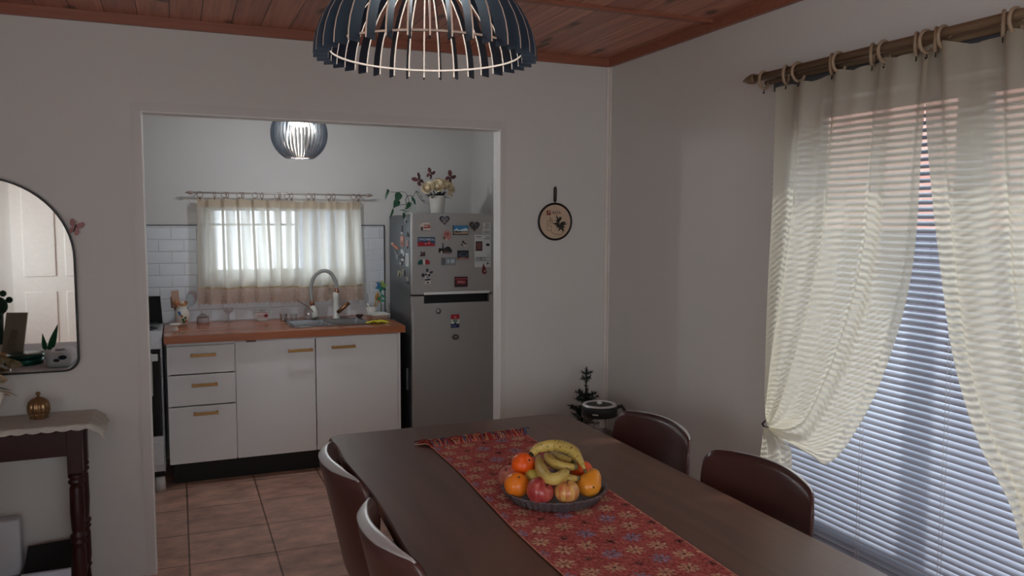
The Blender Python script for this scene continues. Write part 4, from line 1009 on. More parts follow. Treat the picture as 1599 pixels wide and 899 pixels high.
# ---- things on the worktop
Z9 = .9005
def spot(px, py): p = at(px, py, 2, .9); return p.x, p.y
POR = mat((226, 222, 212), .3, var=.04)
x, y = .015, 5.47
t = thing('utensil_vase', 'white painted vase with flowers on it holding spatulas by the wall', 'vase', (x, y, Z9))
MB().lathe([(.0001, 0), (.026, 0), (.034, .015), (.043, .05), (.042, .08), (.034, .105), (.031, .118), (.036, .124), (.032, .124), (.028, .11)], (0, 0, 0), 32).build('vase_body', POR, t, world=False)
b = MB()
for dx, dz, mi in ((-.016, .085, 0), (-.012, .075, 0), (.004, .04, 1), (.010, .025, 1), (.018, .05, 1), (-.002, .062, 2), (.024, .03, 2)):
    b.ball((dx, -sqrt(max(.0001, .043 ** 2 - dx * dx)) - .0005, dz), .0085, (1, .25, 1.1), 8, mi)
b.build('painted_flowers', [mat((50, 84, 140), .5), mat((60, 96, 60), .5), mat((176, 110, 70), .5)], t, world=False)
b = MB()
for dx, dz, r, mi in ((-.034, .146, .017, 0), (-.016, .138, .016, 1), (.004, .142, .014, 2), (.012, .130, .018, 0), (.026, .146, .012, 1), (-.024, .128, .014, 0), (.0, .122, .014, 1)):
    b.ball((dx, -.015, dz), r, (1, .8, .9), 10, mi)
one_ = b.build('shell_trim', [mat((190, 126, 78), .5), mat((172, 120, 96), .5), mat((226, 210, 190), .4)], t, world=False)
WSP = mat((196, 158, 138), .6, var=.12, stretch=(30, 30, 3), scale=1)
tt_ = thing('wooden_spatula', 'flat rectangular wooden spatula in the painted vase', 'spatula', (x, y, Z9 + .02)); b = MB(); b.prism([(-.062, .20), (-.018, .205), (-.008, .10), (-.050, .10)], -.003, .003, 'y'); b.build('blade', WSP, tt_, world=False); MB().tube([(-.028, 0, .10), (-.008, 0, 0)], .006, 8).build('grip', WSP, tt_, world=False)
tt_ = thing('narrow_spatula', 'darker brown narrow spatula leaning left in the vase', 'spatula', (x, y + .012, Z9 + .02)); b = MB(); b.prism([(-.066, .155), (-.056, .175), (-.022, .10), (-.062, .09)], -.003, .003, 'y'); b.build('blade', mat((140, 104, 86), .6), tt_, world=False); MB().tube([(-.042, 0, .095), (-.012, 0, 0)], .006, 8).build('grip', mat((140, 104, 86), .6), tt_, world=False)
tt_ = thing('grey_spatula', 'grey spoon shaped spatula with pinkish edge in the vase', 'spoon', (x, y - .008, Z9 + .02)); b = MB(); P = [(.058 + .034 * cos(a_) + .008 * sin(a_), .148 + .048 * sin(a_)) for a_ in [2 * pi * k / 24 for k in range(24)]]; b.prism(P, -.003, .003, 'y'); b.build('bowl', mat((150, 132, 132), .5), tt_, world=False)
P = [(.050 + .026 * cos(a_), .138 + .040 * sin(a_)) for a_ in [2 * pi * k / 24 for k in range(24)]]; MB().prism(P, -.006, -.003, 'y').build('bowl_face', mat((140, 146, 146), .35, .3), tt_, world=False); MB().tube([(.036, 0, .10), (.008, 0, 0)], .006, 8).build('grip', mat((150, 146, 144), .4), tt_, world=False)
x, y = spot(274, 517)
b = MB(); b.lathe([(.0001, 0), (.014, 0), (.017, .006), (.015, .022), (.012, .026), (.024, .034), (.034, .042), (.034, .046), (.022, .040), (.0001, .038)], (x, y, Z9), 32); one(b, 'egg_cup_dish', mat((232, 230, 224), .25), 'small white footed dish at the left front of the worktop', 'dish')
PINKG = mat((204, 186, 186), .25, var=.05, trans=.35)
x, y = spot(317, 504)
t = thing('butter_jar', 'squat pale pink glass jar with lid against the tiles', 'jar', (x, y - .02, Z9))
MB().lathe([(.0001, 0), (.036, 0), (.038, .004), (.038, .034), (.034, .038)], (0, 0, 0), 32).build('bowl', PINKG, t, world=False)
l_ = MB().lathe([(.037, .038), (.038, .044), (.024, .052), (.012, .060), (.004, .062)], (0, 0, 0), 32).build('lid', thin_glass((.9, .88, .88), .7), t, world=False); MB().ball((0, 0, .070), .009, (1, 1, 1), 12).build('knob', mat((224, 220, 216), .2), l_, world=False)
x, y = spot(357, 502)
t = thing('glass_cake_stand', 'clear footed glass dish against the tiles below the curtain', 'glass dish', (x, y - .02, Z9)); CG = thin_glass((.93, .93, .93), .72)
MB().lathe([(.0001, 0), (.030, .0), (.028, .006), (.006, .014), (.005, .050), (.012, .058), (.030, .074), (.034, .092)], (0, 0, 0), 32).build('stem_and_bowl', CG, t, world=False)
x, y = spot(409, 500); y -= .03
t = thing('oval_sign', 'white oval scalloped kitchen sign with red print leaning on the tiles', 'sign', (x, y, Z9))
def oval(rx, rz, cz, n=48, sc_=0): return [(rx * (1 + sc_ * cos(10 * 2 * pi * k / n)) * cos(2 * pi * k / n), cz + rz * (1 + sc_ * cos(10 * 2 * pi * k / n)) * sin(2 * pi * k / n)) for k in range(n)]
b = MB(); b.prism(oval(.058, .036, .038, 60, .02), -.004, .004, 'y'); b.prism([(-.018, .068), (0, .090), (.018, .068)], -.004, .004, 'y'); b.prism([(-.066, .052), (-.070, .064), (-.05, .066), (-.04, .05)], -.004, .004, 'y'); b.prism([(.066, .052), (.070, .064), (.05, .066), (.04, .05)], -.004, .004, 'y'); b.build('plate', mat((196, 200, 196), .35), t, world=False)
MB().prism(oval(.045, .027, .038), -.006, -.004, 'y').build('print_ground', mat((206, 186, 182), .5), t, world=False)
MB().ball((.024, -.0065, .034), .013, (1, .12, .9), 14).build('red_fruit', mat((130, 36, 42), .5), t, world=False)
b = MB(); b.tube([(-.038 + .004 * k, -.0065, .056 + .004 * sin(pi * k / 18)) for k in range(19)], .0014, 5)
for k in range(5): b.tube([(-.030 + .009 * k, -.0065, .026), (-.030 + .009 * k, -.0065, .040)], .0013, 5)
b.build('printed_strokes', mat((96, 60, 62), .6), t, world=False)
for i, (px, lb) in enumerate(((442, 'left of two small clear tumblers against the tiles'), (458, 'right of two small clear tumblers against the tiles'))):
    x, y = spot(px, 500); b = MB(); b.lathe([(.0001, .004), (.019, .004), (.019, 0), (.022, 0), (.024, .048), (.0225, .048), (.019, .006)], (x, y - .03, Z9), 24); one(b, 'tumbler', CG, lb, 'glass', 'small tumblers behind the sink')
# carafe & twisted stick, by the sink
x, y = .800, 5.46
one(MB().lathe([(.0001, .003), (.026, .003), (.028, .0), (.032, .03), (.030, .062), (.016, .085), (.015, .100)], (x, y + .0, .9046), 28), 'small_carafe', CG, 'clear rounded glass carafe under the hanging spray head', 'carafe')
P = [at(px, py, 1, 5.40) for px, py in ((494, 499), (488, 486), (480, 478), (472, 473), (463, 467))]
one(MB().tube(path([tuple(p) for p in P], 16), [.005 - .00012 * k for k in range(17)], 8), 'driftwood_twig', mat((150, 128, 116), .8), 'thin greyish twig curving up left from the sink edge', 'twig')
# things lying in the sink
for k, (px, py, lb) in enumerate(((478, 504, 'wet glass lying in the left basin'), (505, 503, 'upturned glass by the basin divider'))):
    p = at(px, py, 2, .89); b = MB(); b.lathe([(.024, 0), (.030, .08), (.028, .08), (.022, .004), (.0001, .004)], (0, 0, 0), 24); o = one(b, 'drinking_glass', CG, lb, 'glass'); o.location = ((.775, 5.27, .795) if k == 0 else (.965, 5.30, .766)); o.rotation_euler = (0, R(50), R(20)) if k == 0 else (0, R(-9), 0)
# right of the sink: dish, yellow cloth, cup of utensils, pinwheel flower, strainer
x, y = 1.262, 5.40
b = MB(); 
def dish(u, v):
    a_ = 2 * pi * u; k = lambda q: math.copysign(abs(q) ** .45, q); r = [0.0, .72, .80, .98, 1.0, .96, .0][int(round(v * 6))]; z = [.004, .004, .008, .028, .031, .028, .009][int(round(v * 6))]
    return (x + .070 * r * k(cos(a_)), y + .10 * r * k(sin(a_)), Z9 + .001 + z)
b.grid(dish, 48, 6, closed_u=True); b.box((x - .05, y - .07, Z9), (x + .05, y + .07, Z9 + .0045), bev=.002)
one(b, 'serving_dish', mat((228, 226, 218), .25), 'white rectangular serving dish at the right end of the worktop', 'dish')
b = MB(); rn = random.Random(12)
b.grid(lambda u, v: (1.125 + .135 * u + .006 * sin(9 * v), 5.10 + .075 * v + .008 * sin(8 * u), .9055 + .010 * abs(sin(7 * u + 3 * v)) * sin(pi * min(1, max(0, u))) + .004 * sin(11 * v + 5 * u)), 36, 24)
b.grid(lambda u, v: (1.125 + .135 * u + .006 * sin(9 * v), 5.10 + .075 * v + .008 * sin(8 * u), .9035 + .006 * abs(sin(7 * u + 3 * v)) * sin(pi * u)), 36, 24)
one(b, 'yellow_cloth', mat((214, 206, 60), .9, var=.1, scale=120, bump=.5), 'crumpled yellow cleaning cloth in front of the white dish', 'cloth')
x, y = 1.245, 5.535
t = thing('utensil_cup', 'white cup with whisk and wooden spoons beside the fridge', 'utensil holder', (x, y, Z9))
MB().lathe([(.0001, 0), (.030, 0), (.032, .004), (.038, .065), (.036, .066), (.030, .008)], (0, 0, 0), 28).build('cup', POR, t, world=False)
tt_ = thing('wire_whisk', 'wire whisk standing in the white utensil cup', 'whisk', (x - .01, y, Z9 + .02)); b = MB()
for k in range(5):
    a_ = pi * k / 5; b.tube(path([(-.018, 0, .07), (-.026 + .020 * cos(a_), .020 * sin(a_), .115), (-.034, 0, .145), (-.026 - .020 * cos(a_), -.020 * sin(a_), .115), (-.018, 0, .07)], 16), .0011, 5)
b.build('wires', STEEL, tt_, world=False); MB().tube([(-.018, 0, .072), (0, 0, 0)], .005, 8).build('grip', STEEL, tt_, world=False)
tt_ = thing('wooden_spoon', 'golden brown wooden spoons fanned out of the utensil cup', 'spoon', (x + .01, y, Z9 + .02))
for dx, dz, s_ in ((.030, .118, 1), (.046, .095, .8)):
    b = MB(); b.ball((dx, 0, dz), .018 * s_, (.8, .35, 1.5), 14, rot=Matrix.Rotation(R(18), 3, 'Y')); b.tube([(dx - .006, 0, dz - .02), (.002, 0, 0)], .004, 8); b.build('spoon', mat((188, 136, 74), .6), tt_, world=False)
x, y = 1.305, 5.50
t = thing('pinwheel_flower', 'green and blue fabric pinwheel flower on a stick beside the fridge', 'pinwheel', (x, y, Z9 + .0))
MB().tube([(-.0, 0, 0), (.0, 0, .20)], .003, 6).build('stick', mat((70, 120, 70), .5), t, world=False)
PW = [mat((44, 130, 96), .5), mat((150, 176, 92), .5), mat((70, 130, 176), .5), mat((24, 84, 76), .5)]
for k in range(6):
    a_ = pi / 3 * k + .3; MB().leaf((0, -.004, .21), (.046 * cos(a_), -.010, .21 + .046 * sin(a_)), .034, (0, -1, 0), .1).build('petal', PW[[1, 1, 2, 2, 0, 3][k]], t, world=False)
b = MB()
for k in range(3): b.leaf((0, -.002, .15 - .02 * k), ((-1) ** k * .034, -.006, .125 - .01 * k), .018, (0, -1, 0))
b.build('leaves', PW[0], t, world=False)
x, y = spot(560, 497)
t = thing('tea_strainer', 'small dark mesh strainer lying on the sink edge', 'strainer', (x, y - .03, .9046)); MB().lathe([(.0001, 0), (.012, .002), (.022, .014), (.024, .026)], (0, 0, 0), 24, cap=False).build('mesh_bowl', mat((90, 80, 76), .5, .5), t, world=False); MB().tube([(.024, 0, .026), (.06, -.005, .022), (.085, -.01, .012)], .0025, 6).build('grip', STEEL, t, world=False)

# ================================================================ kitchen curtains
t = thing('curtain_rod', 'thin white metal rod above the kitchen window with finials', 'curtain rod', (.65, 5.53, 1.74))
ky, kz = 5.535, 1.742
MB().cyl((.105, ky, kz), (1.215, ky, kz), .0055, seg=14).build('rod', mat((200, 190, 184), .35, .4), t)
for x, s_ in ((.105, -1), (1.215, 1)): MB().tube([(x, ky, kz), (x + .012 * s_, ky, kz), (x + .028 * s_, ky, kz), (x + .05 * s_, ky, kz)], [.006, .011, .010, .002], 12).build('finial', mat((176, 156, 146), .4, .4), t)
for x in (.135, 1.185): MB().box((x - .004, ky, kz - .003), (x + .004, YK, kz + .003)).build('bracket', mat((190, 184, 180), .4, .4), t)
kr = [.143, .231, .289, .309, .384, .404, .480, .524, .622, .638, .684, .713, .826, .860, .958, .993, 1.128, 1.163]
nm = ['first', 'second', 'third', 'fourth', 'fifth', 'sixth', 'seventh', 'eighth', 'ninth']
for i, x in enumerate(kr):
    lb = 'small ring on the kitchen rod, %s from its %s end' % (nm[i] if i < 9 else nm[17 - i], 'left' if i < 9 else 'right')
    t = thing('curtain_ring', lb, 'curtain ring', (x, ky, kz - .012), R([70, 20, 60, 25][i % 4]), 'small rings on the kitchen curtain rod')
    MB().tube([(0, .018 * cos(2 * pi * k / 20), .018 * sin(2 * pi * k / 20)) for k in range(20)], .0024, 8, closed=True, upv=(1, 0, 0)).build('ring', mat((150, 128, 118), .4, .4), t, world=False)
    MB().box((-.003, -.003, -.032), (.003, .003, -.018)).build('clip', mat((140, 120, 110), .4, .4), t, world=False)
SHEER = cloth((238, 231, 218), see=.32, transl=.66, edge=6); LACE = cloth((236, 214, 200), see=.45, transl=.45); HEM = cloth((206, 186, 150), see=.0, transl=.3)
def kcurtain(x0, x1, z1, z0, label, folds, seed):
    t = thing('kitchen_curtain', label, 'curtain', ((x0 + x1) / 2, ky, z0), group='sheer kitchen curtains'); rn = random.Random(seed); ph = rn.uniform(0, 6)
    zl = z0 + .118
    def fn(u, z, flare=0):
        x = x0 + (x1 - x0) * (u + .018 * sin(2 * pi * folds * u + ph)); x += (z1 - z) * .05 * (u - .3)
        q = .023 * sin(2 * pi * folds * u + ph) + .004 * sin(2 * pi * folds * 2.1 * u + 2 + 3 * z)
        return (x, ky + .006 + q * (1 + .4 * (z1 - z)), z)
    sag = lambda u: .010 * min(1, min(abs(x0 + (x1 - x0) * u - q) for q in kr) / .04)
    b = MB(); b.grid(lambda u, v: fn(u, (z1 - .006 - sag(u)) * (1 - v) + (zl + .004) * v), 110, 40); b.build('sheer_panel', SHEER, t)
    b = MB(); b.grid(lambda u, v: (lambda p: (p[0], p[1] - .003, p[2]))(fn(u, (z1 - .006 - sag(u)) * (1 - v) + (z1 - .062) * v)), 110, 5); b.build('header_tape', cloth((230, 216, 196), see=.0, transl=.55), t)
    b = MB(); b.grid(lambda u, v: (lambda p: (p[0], p[1] - .0015, p[2] + .004 * sin(14 * u)))(fn(u, zl + .006 - .010 * v)), 110, 1); b.build('hem_seam', HEM, t)
    # crochet lace border: open mesh of loops
    b = MB(); n1 = int((x1 - x0) / .0125)
    b.grid(lambda u, v: fn(u, zl * (1 - v) + (z0 + .010 + .010 * abs(sin(n1 / 2 * u * pi))) * v), 200, 8)
    lc = b.build('lace_border', LACE, t)
    b = MB()
    for r_ in range(4):
        for k in range(n1):
            u = (k + .5 * (r_ % 2) + .25) / n1; zz = zl - .018 - r_ * .024; c_ = Vector(fn(min(u, 1), zz)) + Vector((0, -.003, 0))
            b.tube([(c_.x + .0055 * cos(2 * pi * j / 10), c_.y, c_.z + .0085 * sin(2 * pi * j / 10)) for j in range(10)], .0014, 4, closed=True, upv=(0, 1, 0))
    b.build('lace_loops', mat((222, 198, 182), .9), lc)
kcurtain(.128, .636, 1.712, 1.005, 'left sheer cream kitchen curtain with lace hem, brightest folds', 5.4, 2)
kcurtain(.646, 1.170, 1.706, .998, 'right sheer cream kitchen curtain with lace hem, above the faucet', 4.6, 5)

# ================================================================ stove
t = thing('stove', 'white gas stove with dark oven door, half hidden by the doorway', 'stove', (-.36, 5.22, 0))
sx0, sx1, sy0 = -.62, -.098, 4.93
SW = mat((214, 216, 218), .35)
b = MB(); b.box((sx0, sy0 + .03, .115), (sx1, 5.56, .90), bev=.006); b.build('body', SW, t)
b = MB(); b.prism([(sy0 + .004, .838), (sy0 + .03, .838), (sy0 + .04, .935), (sy0 + .025, .935)], sx0, sx1, 'x'); cp = b.build('control_panel', SW, t)
for k in range(5):
    x = sx0 + .06 + k * .095; MB().cyl((x, sy0 + .014, .885), (x, sy0 - .012, .881), .019, .016).build('knob', mat((60, 62, 64), .4), cp)
MB().box((sx0 + .01, sy0 + .04, .90), (sx1 - .004, 5.50, .915), bev=.003).build('cooktop', mat((196, 198, 200), .3, .5), t)
for x, y in ((-.48, 5.10), (-.22, 5.10), (-.48, 5.38), (-.22, 5.38)):
    b = MB(); b.tube([(x + .09 * cos(a_), y + .09 * sin(a_), .935) for a_ in [2 * pi * k / 16 for k in range(16)]], .004, 6, closed=True); b.tube([(x - .1, y, .935), (x + .1, y, .935)], .004, 6); b.tube([(x, y - .1, .935), (x, y + .1, .935)], .004, 6); b.cyl((x, y, .915), (x, y, .93), .035); b.build('burner', BLK, t)
b = MB(); b._new([(sx0 + .01, 5.44, .92), (sx1, 5.44, .92), (sx1 - .012, 5.53, 1.085), (sx0 + .02, 5.53, 1.085), (sx0 + .01, 5.452, .92), (sx1, 5.452, .92), (sx1 - .012, 5.542, 1.085), (sx0 + .02, 5.542, 1.085)], [(0, 1, 2, 3), (4, 5, 6, 7), (0, 1, 5, 4), (1, 2, 6, 5), (2, 3, 7, 6), (3, 0, 4, 7)]); b.build('glass_lid', mat((12, 14, 15), .08), t)
d = MB().box((sx0 + .004, sy0 + .002, .335), (sx1 - .010, sy0 + .03, .832), bev=.003).build('oven_door', mat((12, 12, 13), .12), t)
MB().box((sx0 + .02, sy0 - .035, .772), (sx1 - .022, sy0 - .022, .812), bev=.004).box((sx0 + .04, sy0 - .025, .78), (sx0 + .06, sy0 + .003, .80)).box((sx1 - .06, sy0 - .025, .78), (sx1 - .04, sy0 + .003, .80)).build('handle', SW, d)
MB().box((sx0 + .004, sy0 + .004, .16), (sx1 - .006, sy0 + .03, .33), bev=.003).box((sx0 + .03, sy0 - .004, .285), (sx1 - .03, sy0 + .006, .30), bev=.002).build('drawer', SW, t)
MB().box((sx1 - .004, sy0 + .004, .12), (sx1 + .0, sy0 + .04, .90)).build('side_trim', mat((150, 150, 152), .3, .8), t)
MB().box((sx0 + .03, sy0 + .06, .045), (sx1 - .02, 5.50, .115)).build('plinth', mat((20, 20, 21), .6), t)
for x in (sx0 + .05, -.130):
    for y in (4.985, 5.47): MB().lathe([(.030, 0), (.026, .075), (.02, .078)], (x, y, 0), 20).build('foot', mat((214, 212, 208), .5), t)
b = MB(); b.grid(lambda u, v: (-.150 - .12 * u - .012 * sin(9 * u), sy0 - .037 - .003 * sin(14 * u), .815 - (.19 + .05 * (1 - u)) * v), 20, 16); b.grid(lambda u, v: (-.150 - .12 * u - .012 * sin(9 * u), sy0 - .020, .815 - .05 * v), 20, 3); b.grid(lambda u, v: (-.150 - .12 * u - .012 * sin(9 * u), sy0 - .037 + .017 * v, .815), 20, 1)
one(b, 'tea_towel', mat((200, 200, 198), .95, scale=200, bump=.4), 'white tea towel hanging over the oven handle', 'towel')

# ================================================================ fridge
FX0, FX1, FYF, FYB, FZ = 1.372, 1.930, 4.930, 5.53, 1.616
BR_, tb, bb = nt('brushed_steel'); tc = N(tb, 'ShaderNodeTexCoord'); mp = N(tb, 'ShaderNodeMapping'); mp.inputs['Scale'].default_value = (1.5, 1.5, 260); n = N(tb, 'ShaderNodeTexNoise'); n.inputs['Scale'].default_value = 1; n.inputs['Detail'].default_value = 4
tb.links.new(tc.outputs['Object'], mp.inputs[0]); tb.links.new(mp.outputs[0], n.inputs[0]); rp_ = N(tb, 'ShaderNodeMapRange'); rp_.inputs[3].default_value = .34; rp_.inputs[4].default_value = .50; tb.links.new(n.outputs[0], rp_.inputs[0]); tb.links.new(rp_.outputs[0], bb.inputs['Roughness'])
bb.inputs['Base Color'].default_value = (*s2l((168, 164, 160)), 1); bb.inputs['Metallic'].default_value = .45
SIDE = mat((96, 100, 104), .38, .5, var=.06, scale=3, name='fridge_side')
t = thing('fridge', 'tall silver two-door fridge covered with magnets', 'fridge', ((FX0 + FX1) / 2, 5.2, 0))
MB().box((FX0 + .004, FYF + .058, .03), (FX1 - .004, FYB, FZ - .012), bev=.008).build('body', SIDE, t)
MB().box((FX0 + .002, FYF + .04, .04), (FX1 - .002, FYF + .060, FZ - .005)).build('door_gasket', mat((20, 20, 22), .6), t)
SZ = at(645, 462, 1, FYF).z
du = MB().box((FX0, FYF, SZ + .004), (FX1, FYF + .045, FZ), bev=.006).build('freezer_door', BR_, t)
a_, c_ = at(662, 461, 1, FYF), at(764, 461, 1, FYF)
dl = MB().box((FX0, FYF, .05), (FX1, FYF + .045, SZ - .052), bev=.006).box((FX0, FYF, SZ - .056), (a_.x, FYF + .045, SZ - .004)).box((c_.x, FYF, SZ - .056), (FX1, FYF + .045, SZ - .004)).build('lower_door', BR_, t)
MB().box((a_.x, FYF + .030, SZ - .056), (c_.x, FYF + .044, SZ - .002)).build('grip_recess', mat((16, 18, 22), .4), dl)
MB().box((a_.x, FYF - .005, SZ + .004), (c_.x, FYF + .002, SZ + .020), bev=.002).build('handle_trim', mat((232, 230, 226), .35, .1), du)
for x in (FX0 + .06, FX1 - .06):
    for y in (5.03, 5.45): MB().cyl((x, y, 0), (x, y, .035), .02).build('foot', BLK, t)
MB().box((1.366, 5.06, .46), (FX0 + .004, 5.075, .60)).build('side_label', mat((120, 124, 128), .5), t)

# magnets on the door. flat = (px rect) with coloured patches given in unit coordinates
def M_(c): return mat(c, .45, var=.06, scale=200)
def patch(x0, z0, x1, z1): return [(x0, z0), (x1, z0), (x1, z1), (x0, z1)]
def door_magnet(name, r, shapes, label, cat='magnet', outline=None, th=.004, text=None, face=None):
    """r: pixel rectangle; shapes: (colour, polygon in 0..1 units), the first is the backing"""
    a_, c_ = at(r[0], r[1], 1, FYF), at(r[2], r[3], 1, FYF); X0, Z1, X1, Z0 = a_.x, a_.z, c_.x, c_.z
    W_, H_ = X1 - X0, Z1 - Z0; mats = []; b = MB(); y = FYF - .0002
    for k, (col, poly) in enumerate(shapes):
        m_ = M_(col); 
        if m_ not in mats: mats.append(m_)
        q = [(X0 + u * W_, Z0 + v * H_) for u, v in poly]
        b.prism(q, y - th - .0006 * k, y if k == 0 else y - th * .5, 'y', mats.index(m_))
    o = b.build(name, mats)
    if text:
        centered(o)
        for s_, u, v, sz, col in text: words('lettering', s_, sz, (X0 + u * W_, y - th - .0006 * len(shapes), Z0 + v * H_), '', M_(col), o)
    else: centered(o)
    tag(o, label, cat, 'magnets on the fridge'); return o
def ell(cx_, cz_, rx, rz, n=20): return [(cx_ + rx * cos(2 * pi * k / n), cz_ + rz * sin(2 * pi * k / n)) for k in range(n)]
def heart(s_=1): 
    P = []
    for k in range(32):
        a_ = 2 * pi * k / 32; P.append((.5 + .5 * s_ * sin(a_) ** 3, .54 + s_ * .5 * (13 * cos(a_) - 5 * cos(2 * a_) - 2 * cos(3 * a_) - cos(4 * a_)) / 15.5))
    return P
FULL = patch(0, 0, 1, 1)
door_magnet('heart_magnet', (686, 336, 702, 351), [((52, 44, 48), heart()), ((112, 106, 112), heart(.72)), ((150, 130, 128), ell(.45, .28, .14, .1))], 'dark heart magnet with pale centre, at the top middle of the freezer door')
door_magnet('heart_magnet', (733, 345, 748.5, 361), [((44, 42, 42), heart()), ((86, 84, 84), heart(.74)), ((50, 48, 48), ell(.45, .45, .12, .18))], 'all grey heart magnet, left of the calendar slip')
door_magnet('cottage_magnet', (656, 347, 672, 360), [((206, 188, 172), [(0, .1), (1, .05), (1, .8), (.7, 1), (.25, .95), (0, .7)]), ((140, 60, 64), patch(.30, .30, .98, .48)), ((120, 52, 52), patch(.35, .62, .95, .72)), ((70, 66, 64), ell(.14, .25, .12, .25)), ((176, 74, 74), patch(.75, .32, .95, .6))], 'cream and red souvenir magnet at the upper left of the freezer door')
door_magnet('souvenir_magnet', (652, 370, 679, 384), [((52, 74, 104), FULL), ((160, 24, 36), [(0, 0), (1, 0), (1, .18), (.75, .42), (.62, .62), (.5, .35), (.2, .5), (0, .42)]), ((206, 140, 150), patch(.40, .22, .52, .34)), ((214, 150, 160), patch(.60, .24, .68, .42))], 'blue and red rectangular souvenir magnet with pale lettering', text=[('STROMBOLI', .5, .72, .0195, (214, 224, 228))])
door_magnet('pink_magnet', (690, 359.5, 705, 376), [((176, 120, 112), ell(.56, .52, .42, .46)), ((150, 88, 88), ell(.52, .66, .26, .16)), ((206, 168, 142), [(.0, .35), (.14, .35), (.3, .05), (.6, .05), (.55, .2), (.3, .3)]), ((70, 52, 50), [(.18, .42), (.28, .42), (.32, .14), (.26, .12)])], 'round pink magnet in the centre of the freezer door')
door_magnet('view_magnet', (707, 352, 731, 366.5), [((24, 30, 38), FULL), ((58, 126, 170), patch(.05, .45, .99, .99)), ((196, 214, 220), [(.05, .5), (.25, .7), (.4, .5), (.6, .62), (.85, .75), (.97, .55), (.97, .4), (.05, .4)]), ((176, 150, 130), patch(.05, .1, .97, .34)), ((40, 36, 38), [(.1, .25), (.2, .48), (.3, .3), (.5, .42), (.5, .25)])], 'rectangular magnet with blue sky and white clouds')
door_magnet('calendar_slip', (754, 347.5, 766, 365), [((206, 206, 202), FULL), ((60, 60, 62), patch(.05, .54, .95, .58)), ((130, 130, 130), patch(.2, .44, .85, .47)), ((150, 150, 150), patch(.2, .34, .85, .36)), ((160, 160, 160), patch(.1, .05, .9, .26))], 'small calendar slip showing the number 20', 'calendar', th=.0012, text=[('20', .5, .78, .030, (40, 40, 42))])
door_magnet('price_sheet', (741, 366.5, 766, 416.5), [((206, 208, 206), FULL), ((70, 48, 50), patch(.06, .50, .48, .80)), ((120, 76, 72), patch(.12, .56, .40, .76)), ((30, 32, 36), ell(.82, .69, .12, .045)), ((70, 72, 76), patch(.1, .93, .4, .95)), ((90, 92, 96), patch(.7, .93, .95, .945)), ((90, 92, 96), patch(.6, .87, .95, .885)), ((110, 112, 116), patch(.05, .30, .95, .312)), ((110, 112, 116), patch(.05, .20, .95, .21)), ((80, 80, 84), patch(.38, .21, .41, .30)), ((120, 122, 126), patch(.1, .25, .3, .265)), ((120, 122, 126), patch(.55, .24, .65, .26)), ((80, 84, 90), patch(.76, .08, .85, .14)), ((100, 100, 104), patch(.78, .38, .9, .395))], 'tall white paper sheet with a dark product picture at the right of the door', 'paper', th=.0012)
door_magnet('pod_magnet', (719.5, 375, 731, 384.5), [((196, 180, 172), [(.1, .5), (.3, .1), (.7, 0), (1, .2), (.95, .35), (.6, .25), (.35, .55)]), ((60, 36, 40), [(.1, .8), (.35, .95), (.5, .6), (.85, .3), (.6, .3), (.35, .5)]), ((34, 30, 32), [(0, .4), (.2, .1), (.3, .15), (.15, .5)])], 'small curved dark and cream magnet above the stadium magnet')
door_magnet('skyline_magnet', (684, 379, 706, 397), [((34, 32, 34), [(.02, .18), (.05, .55), (.3, .52), (.31, .98), (.36, .98), (.38, .5), (.55, .62), (.7, .7), (.85, .6), (.98, .35), (.97, .15), (.5, .1)]), ((216, 206, 196), patch(.18, .12, .28, .3)), ((110, 84, 74), patch(.4, .08, .9, .24)), ((66, 48, 40), ell(.55, .36, .1, .08))], 'black skyline shaped magnet with a thin tower')
door_magnet('stadium_magnet', (714, 391, 731.5, 404), [((28, 34, 42), FULL), ((70, 80, 92), ell(.52, .52, .42, .3)), ((40, 50, 58), ell(.52, .56, .3, .16)), ((190, 110, 90), patch(.04, .04, .95, .16)), ((216, 180, 150), patch(.25, .06, .6, .12))], 'dark magnet with an oval arena picture')
door_magnet('tiny_magnet', (655.5, 392, 664, 399.5), [((56, 34, 38), [(0, .0), (1, .05), (.9, .9), (.5, .7), (.1, 1), (.25, .45)]), ((150, 84, 84), ell(.55, .5, .2, .15))], 'tiny dark red magnet above the green white red one')
door_magnet('flag_magnet', (652.5, 405, 671, 412.5), [((24, 84, 72), [(0, 0), (.42, 0), (.42, .9), (.2, .95), (0, .5)]), ((214, 206, 200), patch(.40, .0, .62, 1)), ((160, 36, 48), [(.60, .0), (.95, 0), (1, .45), (.9, .85), (.60, 1)])], 'green, white and red oblong magnet')
door_magnet('letter_magnet', (689, 402, 711.5, 413.5), [((118, 120, 122), FULL), ((150, 154, 156), patch(.30, .1, .95, .9)), ((180, 200, 206), patch(.42, .3, .9, .68)), ((100, 102, 106), patch(.06, .1, .24, .85)), ((110, 120, 126), patch(.55, .2, .62, .8))], 'pale grey rectangular magnet under the black skyline one')
door_magnet('cow_magnet', (658, 419.5, 677, 444), [((216, 208, 200), [(.3, .04), (.75, .06), (.72, .40), (.66, .72), (.4, .76), (.28, .45)]), ((40, 38, 44), ell(.13, .60, .13, .12)), ((44, 42, 48), [(.62, .72), (.8, .85), (1, .80), (.8, .70)]), ((60, 58, 66), patch(.38, .80, .56, 1.0)), ((46, 44, 56), [(.25, .35), (.72, .38), (.7, .27), (.3, .25)]), ((150, 150, 156), ell(.5, .48, .16, .10)), ((50, 48, 54), ell(.62, .60, .1, .08)), ((48, 46, 52), ell(.38, .64, .08, .06)), ((60, 56, 60), patch(.4, .1, .6, .18))], 'cow shaped magnet in black, white and grey')
